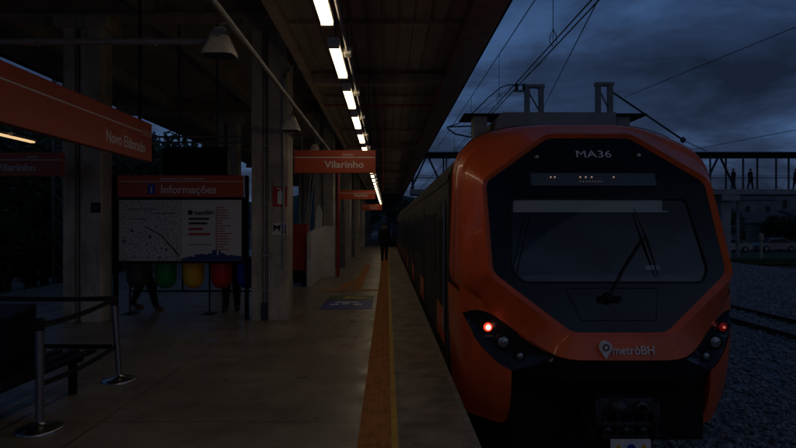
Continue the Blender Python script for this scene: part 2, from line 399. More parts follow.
g = MB().box(-9.03, -8.905, Y0, Y1, ZU-0.04, ZU+0.26); g.build('left_fascia', M_black, C)
g = MB()
for xx in (-4.1, -6.9): g.box(xx-0.13, xx+0.13, Y0, Y1, ZU-0.34, ZU-0.004)
g.build('longitudinal_beam', M_roofd, C)
COLY = [1.45 - 8.5*0 + 8.5*k for k in range(-1, 11)]
for k, yc in enumerate(COLY):
    g = MB().box(-8.7, -1.435, yc-0.18, yc+0.18, ZU-0.42, ZU-0.35)
    g.box(-8.7, -1.435, yc-0.06, yc+0.06, ZU-0.35, ZU-0.01); g.box(-1.28, 1.0, yc-0.1, yc+0.1, ZL-0.22, ZL-0.06)
    g.build('transverse_beam', M_beam, C)
# ------------------------------------------------------------------ columns
COLS = []
def column(x0, x1, yc, label, detail=False, dep=0.72):
    T = thing('concrete_column', ((x0+x1)/2, yc, 0), label, 'column', 'concrete columns along the platform')
    y0, y1 = yc - dep/2, yc + dep/2
    a = x0 + (x1-x0)*0.28; bb = x0 + (x1-x0)*0.46
    poly = [(x0, y0), (a, y0), (a, y0+0.12), (bb, y0+0.12), (bb, y0), (x1-0.03, y0), (x1, y0+0.03), (x1, y1-0.03), (x1-0.03, y1), (x0, y1)]
    MB().prism(poly, 0.0, ZU-0.43, 'Z').build('shaft', M_conc, T)
    g = MB().box(x0-0.12, x1+0.12, y0-0.1, y1+0.1, ZU-0.62, ZU-0.425); g.build('capital', M_conc, T)
    for xx, r in ((a+0.03, 0.022), (bb-0.035, 0.016)):
        MB().tube([(xx, y0+0.06, 0.02), (xx, y0+0.06, ZU-0.63)], r, 10).build('conduit', M_steel, T, smooth=True)
    if detail:
        g = MB().tube([(x1-0.07, y0-0.025, 0.9), (x1-0.07, y0-0.025, 4.2), (x1+0.03, y0-0.03, 4.35), (x1+0.18, y0-0.03, 4.5)], 0.024, 8)
        g.build('drain_pipe', M_steel, T, smooth=True)
        g = MB(); 
        for zz in (0.15, 0.5, 1.1, 2.0, 3.0): g.box(a-0.01, bb+0.01, y0-0.006, y0+0.004, zz, zz+0.03)
        g.build('pipe_clamp', M_steel, T)
        g = MB().box(a+0.0, bb, y0-0.05, y0-0.007, 0.02, 0.30); g.build('cable_box', M_dsteel, T)
    return T
for k, yc in enumerate([10.31, 18.9, 27.4, 35.9, 44.4, 52.9, 61.4]):
    nm = ['nearest weathered concrete column carrying the red extinguisher sign', 'second concrete column of the row, behind the white stair parapet',
          'third concrete column of the row, beyond the vertical red pipe', 'fourth concrete column of the row down the platform', 'fifth concrete column of the row down the platform',
          'sixth concrete column of the row, near the far end', 'last concrete column of the row, at the far end'][k]
    column(-2.35, -1.72, yc - 0.09, nm, detail=(k == 0), dep=0.55)
column(-2.35, -1.72, 1.81-8.5, 'concrete column standing behind the photographer')
nm = ['wide grey concrete column at the left carrying a small black number plate', 'left row concrete column seen behind the information board',
      'left row concrete column farther down the platform', 'left row concrete column at mid distance', 'left row concrete column far away']
for k, yc in enumerate([9.945, 18.9, 27.4, 35.9, 44.4]): column(-5.51, -4.85, yc, nm[k], dep=0.39)
# plates on columns
E = thing('extinguisher_sign', (-1.85, 9.94, 2.1), 'red square sign with white extinguisher pictogram on the concrete column', 'sign')
yf = 9.95
MB().box(-1.985, -1.735, yf-0.014, yf-0.004, 1.97, 2.32).build('plate', M_redcab, E)
g = MB().lathe((-1.85, yf-0.017, 2.0), [(0.0, 0), (0.0, 0)], 3); g = MB()
g.prism([(-1.90, 2.01), (-1.80, 2.01), (-1.80, 2.20), (-1.82, 2.235), (-1.88, 2.235), (-1.90, 2.20)], yf-0.0175, yf-0.0145)
g.box(-1.865, -1.835, yf-0.0175, yf-0.0145, 2.24, 2.27); g.box(-1.92, -1.84, yf-0.0175, yf-0.0145, 2.275, 2.29)
g.build('pictogram', M_letter, E)
E = thing('notice_plate', (-1.83, 9.94, 1.5), 'white notice plate with blue and black pictograms below the extinguisher sign', 'sign')
MB().box(-1.985, -1.73, yf-0.012, yf-0.004, 1.48, 1.68).build('plate', M_white, E)
g = MB(); g.prism([(-1.97, 1.53), (-1.91, 1.6), (-1.86, 1.53), (-1.845, 1.66), (-1.9, 1.63), (-1.97, 1.66)], yf-0.0155, yf-0.0125)
g.box(-1.83, -1.745, yf-0.0155, yf-0.0125, 1.50, 1.56); g.build('dark_pictogram', M_black, E)
g = MB(); g.box(-1.83, -1.745, yf-0.0155, yf-0.0125, 1.58, 1.665); g.build('blue_pictogram', M_blue, E)
E = thing('number_plate', (-4.95, 9.74, 1.9), 'small black square plate with a grey mark on the wide left column', 'sign')
MB().box(-5.03, -4.87, 9.733, 9.745, 1.86, 2.03).build('plate', M_black, E)
MB().lathe((-4.95, 9.728, 1.945), [(0.045, 0), (0.045, 0.004)], 16, axis='Y').build('mark', M_dsteel, E)

# ------------------------------------------------------------------ lamps on the platform
def lamp():
    T = thing('platform_light', (0, 0, 0), 'x', 'ceiling light')
    MB().box(-0.044, 0.044, 0.07, 1.08, 0.0, 0.028, bev=0.008).build('diffuser', M_light, T)
    g = MB().box(-0.05, 0.05, 0.0, 1.15, 0.03, 0.075, bev=0.006); g.box(-0.049, 0.049, 0.0, 0.068, -0.004, 0.03); g.box(-0.049, 0.049, 1.082, 1.15, -0.004, 0.03)
    g.build('housing', M_hous, T)
    MB().box(0.066, 0.135, 0.30, 0.42, 0.02, 0.08, bev=0.005).build('junction_box', M_hous, T)
    for yy in (0.2, 0.95): MB().tube([(0, yy, 0.075), (0, yy, ZL-3.2)], 0.006, 6).build('hanger', M_dsteel, T)
    return T
L0 = lamp(); first = True
names = ['cut by the top of the picture', 'second from the camera', 'third from the camera', 'fourth from the camera', 'fifth from the camera', 'sixth from the camera']
for k in range(-5, 26):
    yy = 4.51 - 1.15 + 1.6*k
    if k < 0: lb = 'lit linear ceiling lamp above and behind the photographer'
    elif k < 6: lb = 'lit linear platform lamp of the receding row, ' + names[k]
    else: lb = 'small lit lamp in the distant part of the row'
    if first: L0.location = (-0.465, yy, 3.2); L0['label'] = lb; L0['group'] = 'row of lit platform lamps'; first = False
    else: dup(L0, (-0.465, yy, 3.2), lb, group='row of lit platform lamps')
for k in range(-1, 1):
    yy = 9.75 + 5.8*k
    q = dup(L0, (-6.7, yy, 3.2), 'dim lamp of the second row, seen under the long red sign at the left' if k >= 0 else 'dim lamp of the left row outside the picture', group='left row of dim lamps')
    for ch in q.children:
        if ch.name.startswith('diffuser'):
            if k == -1: dim_mesh = ch.data.copy(); dim_mesh.materials[0] = M_lightd
            ch.data = dim_mesh
g = MB().tube([(-0.365, -8, 3.255), (-0.365, 46, 3.255)], 0.014, 8)
tag(g.build('light_conduit', M_steel, smooth=True), 'thin metal conduit running beside the row of lit lamps', 'conduit')
g = MB().tube([(-1.24, -8, 3.25), (-1.24, 5.2, 3.25), (-1.24, 13.5, 3.25)], 0.026, 10)
P_ = tag(g.build('cable_duct', M_steel, smooth=True, keep=False), 'long diagonal metal duct carrying the bell shaped speakers', 'conduit')
g = MB().tube([(-7.2, 4.85, 3.2), (-1.5, 4.85, 3.2)], 0.028, 10)
for xx in (-2.0, -3.0, -4.2): g.lathe((xx, 4.85, 3.2), [(0.036, -0.05), (0.036, 0.05)], 12, axis='X')
tag(g.build('cross_pipe', M_steel, smooth=True), 'grey horizontal pipe crossing overhead at the upper left', 'pipe')
for (z_, y_) in ((3.22, 10.9), (3.34, 11.0)):
    g = MB().tube([(-4.55, y_, z_), (-2.4, y_, z_)], 0.02, 8)
    tag(g.build('cross_pipe', M_steel, smooth=True), 'thin grey pipe above the information board, ' + ('lower' if z_ < 3.3 else 'upper') + ' of two', 'pipe')
# bell speakers
def bell(x, y, z, lb, first=[None]):
    if first[0] is None:
        T = thing('bell_speaker', (0, 0, 0), 'x', 'speaker')
        g = MB()
        def sect(w, d, z): return [(w*math.copysign(abs(math.cos(t))**0.45, math.cos(t)), d*math.copysign(abs(math.sin(t))**0.45, math.sin(t)), z) for t in [2*math.pi*i/28 for i in range(28)]]
        secs = [sect(0.035, 0.035, 0.24), sect(0.045, 0.042, 0.236), sect(0.058, 0.052, 0.21), sect(0.108, 0.095, 0.09), sect(0.135, 0.12, 0.03), sect(0.135, 0.12, 0.0)]
        vs = [v for s_ in secs for v in s_]; fs = []
        for i in range(len(secs)-1):
            for k in range(28): fs.append((i*28+k, i*28+(k+1) % 28, (i+1)*28+(k+1) % 28, (i+1)*28+k))
        fs.append(tuple(range(28))); g.add(vs, fs); g.build('horn', M_bell, T, smooth=True)
        g = MB(); g.add([(a*0.92, b_*0.92, 0.006) for a, b_, _ in secs[-1]], [tuple(range(28))]); g.build('grille', M_dsteel, T)
        MB().lathe((0, -0.075, 0.16), [(0.018, -0.016), (0.018, 0.03)], 14, axis='Y').build('bolt', M_steel, T)
        MB().tube([(0, 0, 0.235), (0, 0, 0.27), (0.12, 0, 0.29)], 0.012, 8).build('bracket', M_steel, T)
        first[0] = T; T.location = (x, y, z); T['label'] = lb; T['group'] = 'bell speakers on the duct'; return T
    return dup(first[0], (x, y, z), lb, group='bell speakers on the duct')
bell(-1.40, 4.8, 3.06, 'large beige bell shaped speaker at the top left, nearest to the camera')
bell(-1.40, 8.35, 3.02, 'beige bell shaped speaker in front of the concrete column')
bell(-1.40, 11.1, 2.97, 'beige bell shaped speaker just above the red platform sign')

# ------------------------------------------------------------------ hanging signs
def hang_sign(x0, x1, y, z0, z1, word, small, lb, txs=0.19, tx=None, rods=True, ts=1.0):
    T = thing('hanging_sign', ((x0+x1)/2, y, z0), lb, 'sign')
    MB().box(x0, x1, y-0.05, y+0.05, z0, z1, bev=0.006).build('sign_box', M_sign, T)
    zl = z0 + (z1-z0)*0.68
    MB().box(x0+0.004, x1-0.004, y-0.0545, y-0.051, zl-0.007, zl+0.007).build('white_line', M_letter, T)
    if word:
        text_mesh('lettering', word, txs, Matrix.Translation((tx, y-0.052, z0 + 0.085)) @ FRONT, M_letter, T, xs=ts, bold=0.002)
    if small:
        text_mesh('small_lettering', small, 0.06, Matrix.Translation((x1-0.55, y-0.052, zl+0.03)) @ FRONT, M_letter, T)
    if rods:
        for xx in (x0+0.12, x1-0.12): MB().tube([(xx, y, z1), (xx, y, ZL-0.02)], 0.01, 6).build('hanger', M_dsteel, T)
    return T
hang_sign(-1.545, -0.19, 9.6, 2.52, 2.895, 'Vilarinho', 'Sentido', 'nearest red overhead sign reading Vilarinho beside the concrete column', 0.16, -1.04, ts=1.13)
hang_sign(-1.6, -0.38, 19.0, 2.50, 2.80, 'Vilarinho', None, 'second red overhead sign farther down the platform', 0.13, -1.1)
hang_sign(-1.45, -0.28, 33, 2.5, 2.85, 'Vilarinho', None, 'small distant red overhead sign above the walking person', 0.13, -1.0)
hang_sign(-6.6, -5.2, 9.2, 2.43, 2.81, 'Vilarinho', 'Sentido', 'red Vilarinho sign partly hidden behind the wide left column', 0.165, -6.24, ts=1.05)
# long sign parallel to the track
T = thing('long_hanging_sign', (-3.25, 5.4, 2.52), 'long red sign reading Novo Eldorado hanging at the upper left', 'sign')
MB().box(-3.35, -3.25, 2.6, 7.92, 2.52, 3.04, bev=0.006).build('sign_box', M_sign, T)
g = MB().box(-3.249, -3.2455, 2.61, 7.6, 2.878, 2.893); g.build('white_line', M_letter, T)
g = MB()
for dz in (-0.03, 0.0, 0.03): g.box(-3.249, -3.2455, 7.62, 7.9, 2.881+dz, 2.889+dz)
g.build('line_end', M_letter, T)
text_mesh('lettering', 'Novo Eldorado', 0.20, Matrix.Translation((-3.248, 6.62, 2.62)) @ RIGHTW, M_letter, T, xs=0.86, bold=0.003)
for yy in (4.85, 7.65): MB().tube([(-3.3, yy, 3.04), (-3.3, yy, ZU-0.05)], 0.022, 8).build('hanger', M_black, T)

# monitor above board
T = thing('hanging_display', (-3.55, 10.3, 2.75), 'large dark display casing hanging above the information board', 'display')
MB().box(-4.05, -2.88, 10.35, 10.6, 2.56, 3.06, bev=0.02).build('casing', M_black, T)
MB().box(-4.0, -2.93, 10.34, 10.348, 2.6, 3.02).build('screen', M_black, T)
for xx in (-3.8, -3.1): MB().tube([(xx, 10.47, 3.06), (xx, 10.47, ZU)], 0.02, 8).build('hanger', M_dsteel, T)

# ------------------------------------------------------------------ information board
BY = 10.1; BX0, BX1 = -4.72, -2.53
def map_mat():
    m = bpy.data.materials.new('street_map_print'); m.use_nodes = True; n = m.node_tree; b = n.nodes['Principled BSDF']
    t = n.nodes.new('ShaderNodeTexCoord')
    nz_ = n.nodes.new('ShaderNodeTexNoise'); nz_.inputs['Scale'].default_value = 3
    mx0 = n.nodes.new('ShaderNodeMix'); mx0.data_type = 'RGBA'; mx0.inputs[0].default_value = 0.12
    n.links.new(t.outputs['Object'], nz_.inputs['Vector']); n.links.new(t.outputs['Object'], mx0.inputs[6]); n.links.new(nz_.outputs['Color'], mx0.inputs[7])
    v = n.nodes.new('ShaderNodeTexVoronoi'); v.feature = 'DISTANCE_TO_EDGE'; v.inputs['Scale'].default_value = 24
    n.links.new(mx0.outputs[2], v.inputs['Vector'])
    r = n.nodes.new('ShaderNodeValToRGB'); n.links.new(v.outputs['Distance'], r.inputs[0])
    r.color_ramp.elements[0].position = 0.03; r.color_ramp.elements[0].color = (0.20, 0.205, 0.24, 1)
    r.color_ramp.elements[1].position = 0.10; r.color_ramp.elements[1].color = (0.62, 0.6, 0.57, 1)
    v2 = n.nodes.new('ShaderNodeTexVoronoi'); v2.inputs['Scale'].default_value = 4; n.links.new(t.outputs['Object'], v2.inputs['Vector'])
    r2 = n.nodes.new('ShaderNodeValToRGB'); n.links.new(v2.outputs['Distance'], r2.inputs[0])
    r2.color_ramp.elements[0].position = 0.1; r2.color_ramp.elements[0].color = (0.18, 0.2, 0.33, 1); r2.color_ramp.elements[1].position = 0.16; r2.color_ramp.elements[1].color = (1, 1, 1, 1)
    mu = n.nodes.new('ShaderNodeMix'); mu.data_type = 'RGBA'; mu.blend_type = 'MULTIPLY'; mu.inputs[0].default_value = 1
    n.links.new(r.outputs[0], mu.inputs[6]); n.links.new(r2.outputs[0], mu.inputs[7]); n.links.new(mu.outputs[2], b.inputs['Base Color'])
    b.inputs['Roughness'].default_value = 0.4
    return m
T = thing('information_board', ((BX0+BX1)/2, BY, 0), 'framed information board with orange header, street map and white poster', 'notice board')
MB().box(BX0, BX1, BY-0.06, BY+0.06, 2.14, 2.52, bev=0.004).build('header', M_sign, T)
MB().box(BX0+0.005, BX1-0.005, BY-0.0645, BY-0.061, 2.405, 2.418).build('white_line', M_letter, T)
text_mesh('lettering', 'Informações', 0.20, Matrix.Translation((-3.97, BY-0.062, 2.205)) @ FRONT, M_letter, T, xs=0.98, bold=0.002)
text_mesh('small_lettering', 'Information | Información', 0.065, Matrix.Translation((-3.98, BY-0.062, 2.44)) @ FRONT, M_letter, T, xs=1.15)
ic = MB().box(-4.19, -4.06, BY-0.066, BY-0.061, 2.19, 2.37).build('icon_plate', M_blue, T)
text_mesh('icon_letter', 'i', 0.16, Matrix.Translation((-4.142, BY-0.067, 2.215)) @ FRONT, M_letter, ic, bold=0.004)
g = MB(); g.box(BX0-0.03, BX1+0.03, BY-0.045, BY+0.045, 0.98, 2.135); g.build('backing', M_black, T)
MB().box(BX0+0.02, -3.61, BY-0.053, BY-0.047, 1.02, 2.09).build('map_sheet', map_mat(), T)
MB().box(-3.605, BX1-0.02, BY-0.053, BY-0.047, 1.02, 2.09).build('poster_sheet', mat('poster_white', (0.62, 0.6, 0.57), 0.45), T)
g = MB(); 
ribbon_pts = [(-4.25, 1.62), (-4.0, 1.5), (-3.8, 1.3), (-3.64, 1.12)]
for a, c in zip(ribbon_pts, ribbon_pts[1:]): g.tube([(a[0], BY-0.054, a[1]), (c[0], BY-0.054, c[1])], 0.008, 6)
g.build('metro_line', M_black, T)
g = MB()
for a, c in zip([(-4.0, 1.47), (-3.85, 1.28), (-3.66, 1.06)], [(-3.85, 1.28), (-3.66, 1.06)]): g.tube([(a[0]+0.06, BY-0.054, a[1]), (c[0]+0.03, BY-0.054, c[1])], 0.008, 6)
g.build('red_map_line', M_redcab, T)
g = MB()
for (x_, z_, w_, h_) in [(-4.55, 1.92, .5, .012), (-4.5, 1.75, .3, .012), (-4.1, 1.85, .4, .012)]: MB().box(x_, x_+w_, BY-0.0555, BY-0.0535, z_, z_+h_).build('map_road', M_dsteel, T)
g = MB()
yq = BY-0.056
for (x0, x1, z0) in [(-3.48, -3.12, 1.74), (-3.48, -3.15, 1.66), (-3.48, -3.08, 1.30)]: MB().box(x0, x1, yq, yq+0.002, z0, z0+(0.035 if z0 > 1.4 else 0.01)).build('text_line', M_black, T)
g = MB()
for (x0, x1, z0) in [(-3.48, -3.22, 1.56), (-3.48, -3.1, 1.47)]: g.box(x0, x1, yq, yq+0.002, z0, z0+0.04)
rnd = random.Random(3)
for k in range(17):
    z0 = 1.95 - k*0.046; g.box(-2.98, -2.98 + rnd.uniform(0.09, 0.28), yq, yq+0.002, z0, z0+0.014)
g.box(-3.0, -2.988, yq, yq+0.002, 1.12, 1.98); g.build('red_text_line', M_redcab, T)
text_mesh('poster_title', 'metrôBH', 0.105, Matrix.Translation((-3.38, yq, 1.83)) @ FRONT, M_black, T, xs=0.85, bold=0.002)
MB().lathe((-3.45, yq-0.001, 1.87), [(0.045, 0), (0.045, 0.003)], 16, axis='Y').build('logo_disc', M_black, T)
g = MB(); x = -3.60
while x < BX1 - 0.05:
    w = rnd.uniform(0.03, 0.08); c = 1 - abs((x + 3.05)/0.6); h = 0.04 + max(0, c)*rnd.uniform(0.05, 0.17)
    g.box(x, min(x+w, BX1-0.02), yq, yq+0.002, 1.022, 1.022+h); x += w
g.build('skyline_print', mat('print_blue', (0.03, 0.045, 0.2), 0.5), T)
for xx in (BX0-0.06, BX1+0.06): MB().box(xx-0.03, xx+0.03, BY-0.04, BY+0.04, 0.0, 2.52).build('post', M_black, T)

# recycling bins
T = thing('bin_rack', (-3.6, 10.6, 0), 'black tubular rack holding five round coloured recycling bins', 'bin rack')
g = MB()
for xx in (-4.78, -4.3, -3.80, -3.30, -2.81, -2.32):
    g.tube([(xx, 10.66, 0.0 if xx in (-4.78, -3.30, -2.32) else 0.42), (xx, 10.66, 1.05)], 0.017, 8)
for zz in (0.42, 1.05): g.tube([(-4.78, 10.66, zz), (-2.32, 10.66, zz)], 0.017, 8)
g.build('frame', M_black, T, smooth=True)
for xx in (-4.78, -3.30, -2.32): MB().box(xx-0.1, xx+0.1, 10.5, 10.82, 0, 0.015).build('foot', M_black, T)
def bin_(x, m, lb):
    prof = [(0.02, 0.0), (0.09, 0.012), (0.14, 0.05), (0.172, 0.11), (0.185, 0.18), (0.19, 0.5), (0.198, 0.505), (0.198, 0.53), (0.18, 0.53), (0.175, 0.45)]
    B = thing('recycling_bin', (x, 10.45, 0.50), lb, 'bin', 'recycling bins on the rack')
    MB().lathe((x, 10.45, 0.50), prof, 28).build('bucket', m, B, smooth=True)
    MB().box(x-0.03, x+0.03, 10.625, 10.66, 0.85, 0.95).build('hook', M_black, B)
bin_(-4.55, M_gbin, 'dark grey round bottomed bin, at the left end of the rack')
bin_(-4.03, M_green, 'green round bottomed bin under the street map')
bin_(-3.53, M_yel, 'yellow round bottomed bin under the board')
bin_(-3.02, M_red, 'red round bottomed bin between the yellow and blue ones')
bin_(-2.55, M_blue, 'blue round bottomed bin beside the concrete column')

# ------------------------------------------------------------------ stanchions
def stanchion(x, y, lb, lean=0.0):
    T = thing('stanchion_post', (x, y, 0), lb, 'barrier post', 'crowd control posts')
    MB().lathe((x, y, 0), [(0.175, 0.0), (0.175, 0.012), (0.165, 0.022), (0.08, 0.035), (0.04, 0.05), (0.03, 0.07)], 40).build('base', M_chrome, T, smooth=True, angle=50)
    g = MB().tube([(x, y, 0.05), (x+lean, y, 0.86)], 0.032, 20); g.build('tube', M_dchrome, T, smooth=True)
    g = MB().lathe((x+lean, y, 0.86), [(0.036, -0.06), (0.036, 0.02), (0.03, 0.035), (0.012, 0.042)], 20); g.build('cap', M_black, T, smooth=True)
M_dchrome = mat('post_steel', (0.30, 0.30, 0.32), 0.33, metal=0.9, var=0.1, vscale=30)
stanchion(-2.80, 4.62, 'nearest chrome barrier post on a round base at the lower left')
stanchion(-2.84, 6.08, 'second chrome barrier post, in front of the wide column', -0.06)
stanchion(-5.4, 6.5, 'barrier post outside the left edge of the picture')
def belt(p, q, lb, w=0.05):
    p = Vector(p); q = Vector(q); n = 14; g = MB(); vs = []
    for i in range(n+1):
        t = i/n; c = p.lerp(q, t); sag = 0.03*4*t*(1-t)
        vs += [(c.x, c.y-0.0015, c.z-w/2-sag), (c.x, c.y-0.0015, c.z+w/2-sag), (c.x, c.y+0.0015, c.z+w/2-sag), (c.x, c.y+0.0015, c.z-w/2-sag)]
    fs = []
    for i in range(n):
        for k in range(4): a = i*4; fs.append((a+k, a+(k+1) % 4, a+4+(k+1) % 4, a+4+k))
    g.add(vs, fs); tag(g.build('barrier_belt', M_rub), lb, 'barrier belt', 'belts between the barrier posts')
belt((-2.86, 6.05, 0.88), (-2.8, 4.66, 0.84), 'black belt between the two chrome posts, upper')
belt((-2.92, 6.09, 0.87), (-5.38, 6.5, 0.87), 'black upper belt running left from the second post')
belt((-2.86, 6.05, 0.37), (-2.83, 4.65, 0.35), 'black belt between the two chrome posts, lower')
belt((-2.92, 6.09, 0.36), (-5.38, 6.5, 0.36), 'black lower belt running left from the second post')
belt((-2.83, 4.62, 0.84), (-4.6, 4.9, 0.84), 'black belt running left from the nearest post')
# bench behind the belts
T = thing('slatted_bench', (-3.7, 5.0, 0), 'low black slatted metal bench standing inside the barrier belts at the lower left', 'bench')
for k in range(8): MB().box(-3.05-k*0.17, -2.95-k*0.17, 4.1, 5.82, 0.36, 0.39, bev=0.006).build('seat_slat', M_black, T)
for yy in (4.3, 5.6):
    g = MB().box(-4.25, -2.98, yy-0.03, yy+0.03, 0.315, 0.358); g.box(-3.1, -3.04, yy-0.028, yy+0.028, 0, 0.314); g.box(-4.2, -4.14, yy-0.028, yy+0.028, 0, 0.314); g.build('leg_frame', M_black, T)
g = MB().prism([(5.15, 0.392), (5.62, 0.392), (5.60, 0.88), (5.22, 0.80)], -4.35, -3.43, 'X')
tag(g.build('black_case', M_black), 'black box shaped case with sloping top standing on the slatted bench', 'case')

# ------------------------------------------------------------------ stair parapet, cabinets, pipes
T = thing('stair_parapet', (-2.1, 16.8, 0), 'white painted parapet of a stair opening beyond the concrete column', 'parapet')
MB().prism([(15.3, 0), (18.2, 0), (18.2, 1.62), (15.3, 1.42)], -2.14, -2.03, 'X').build('side_wall', M_white, T)
MB().box(-2.03, -1.66, 18.08, 18.22, 0, 1.62).build('end_wall', M_white, T)
MB().prism([(-2.2, 1.45), (-2.02, 1.45), (-1.98, 2.05), (-2.1, 2.28), (-2.18, 2.1)], 17.6, 17.68, 'Y').build('folded_sheet', M_white, T)
T = thing('hydrant_cabinet', (-2.5, 15.6, 0), 'red hydrant cabinet on black legs beside the column base', 'cabinet')
MB().box(-2.66, -2.16, 15.5, 15.78, 0.42, 1.68, bev=0.01).build('cabinet_body', M_redcab, T)
MB().box(-2.63, -2.19, 15.485, 15.498, 0.47, 1.63, bev=0.003).build('door', M_redcab, T)
g = MB()
for xx in (-2.63, -2.26):
    for yy in (15.53, 15.75): g.box(xx-0.02, xx+0.02, yy-0.02, yy+0.02, 0, 0.42)
g.box(-2.6, -2.29, 15.52, 15.76, 0.08, 0.40); g.build('stand', M_black, T)
for i, dxx in enumerate((0, 0.12)):
    g = MB().tube([(-2.45+dxx, 16.3, 0.3), (-2.15+dxx*0.6, 16.5, 3.4)], 0.014, 6)
    tag(g.build('leaning_pole', M_steel, smooth=True), 'thin pale pole leaning behind the red cabinet, ' + ('left' if i == 0 else 'right') + ' of two', 'pole')
g = MB().tube([(-1.56, 18.2, 0), (-1.56, 18.2, 4.1)], 0.05, 10)
tag(g.build('red_standpipe', M_redp, smooth=True), 'vertical red fire pipe beside the white parapet', 'pipe')
g = MB().tube([(-1.25, 11.4, 4.03), (0.9, 11.4, 4.03), (0.9, 9.2, 4.03)], 0.02, 8); 
tag(g.build('red_pipe', M_redp, smooth=True), 'thin red fire pipe crossing under the ribbed ceiling', 'pipe')
g = MB().tube([(-0.08, 11.45, 4.0), (-0.08, 11.45, 2.3)], 0.007, 6)
tag(g.build('hanging_cable', M_redp), 'thin cable hanging straight down from the red ceiling pipe', 'cable')
T = thing('ceiling_camera', (0.05, 5.0, 4.0), 'small dark surveillance camera fixed under the ribbed ceiling', 'camera')
MB().box(-0.56+0.5, -0.48+0.5, 5.0, 5.22, 3.98, 4.06, bev=0.01).build('housing', M_black, T)
MB().tube([(-0.02, 5.1, 4.06), (-0.02, 5.1, ZL)], 0.012, 8).build('mount', M_dsteel, T)
for k, (yy) in enumerate((22.5, 29.5)):
    T = thing('service_door', (-1.95, yy, 0), 'grey metal service cabinet ' + ('nearer, with a round sticker' if k == 0 else 'farther away') + ' between the columns', 'cabinet')
    MB().box(-2.3, -1.65, yy-0.2, yy+0.2, 0, 2.1, bev=0.01).build('cabinet_body', mat('cabinet_grey', (0.16, 0.165, 0.175), 0.5, var=0.15, vscale=3), T)
    MB().lathe((-1.95, yy-0.208, 1.75), [(0.11, 0), (0.11, 0.006)], 20, axis='Y').build('round_sticker', M_black, T)
    MB().box(-1.75, -1.72, yy-0.23, yy-0.202, 0.95, 1.15).build('handle', M_steel, T)

# ------------------------------------------------------------------ people
def skin_chain(chains, radii_d, sub=2):
    """chains: list of (list of (point, radius)) sharing points by identity of coordinates"""
    vs = []; idx = {}; es = []; rd = []
    for ch in chains:
        prev = None
        for p, r in ch:
            k = tuple(round(c, 4) for c in p)
            if k not in idx: idx[k] = len(vs); vs.append(p); rd.append(r)
            if prev is not None: es.append((prev, idx[k]))
            prev = idx[k]
    me = bpy.data.meshes.new('sk'); me.from_pydata(vs, es, []); ob = bpy.data.objects.new('sk', me); COL.objects.link(ob)
    ob.modifiers.new('s', 'SKIN'); sm = ob.modifiers.new('u', 'SUBSURF'); sm.levels = sub; sm.render_levels = sub
    for i, r in enumerate(rd): me.skin_vertices[0].data[i].radius = (r if not isinstance(r, tuple) else r[0], r if not isinstance(r, tuple) else r[1])
    me.skin_vertices[0].data[0].use_root = True
    dg = bpy.context.evaluated_depsgraph_get(); dg.update()
    out = bpy.data.meshes.new_from_object(ob.evaluated_get(dg)); bpy.data.objects.remove(ob)
    V = [v.co[:] for v in out.vertices]; Fc = [tuple(p.vertices) for p in out.polygons]; bpy.data.meshes.remove(out)
    return V, Fc
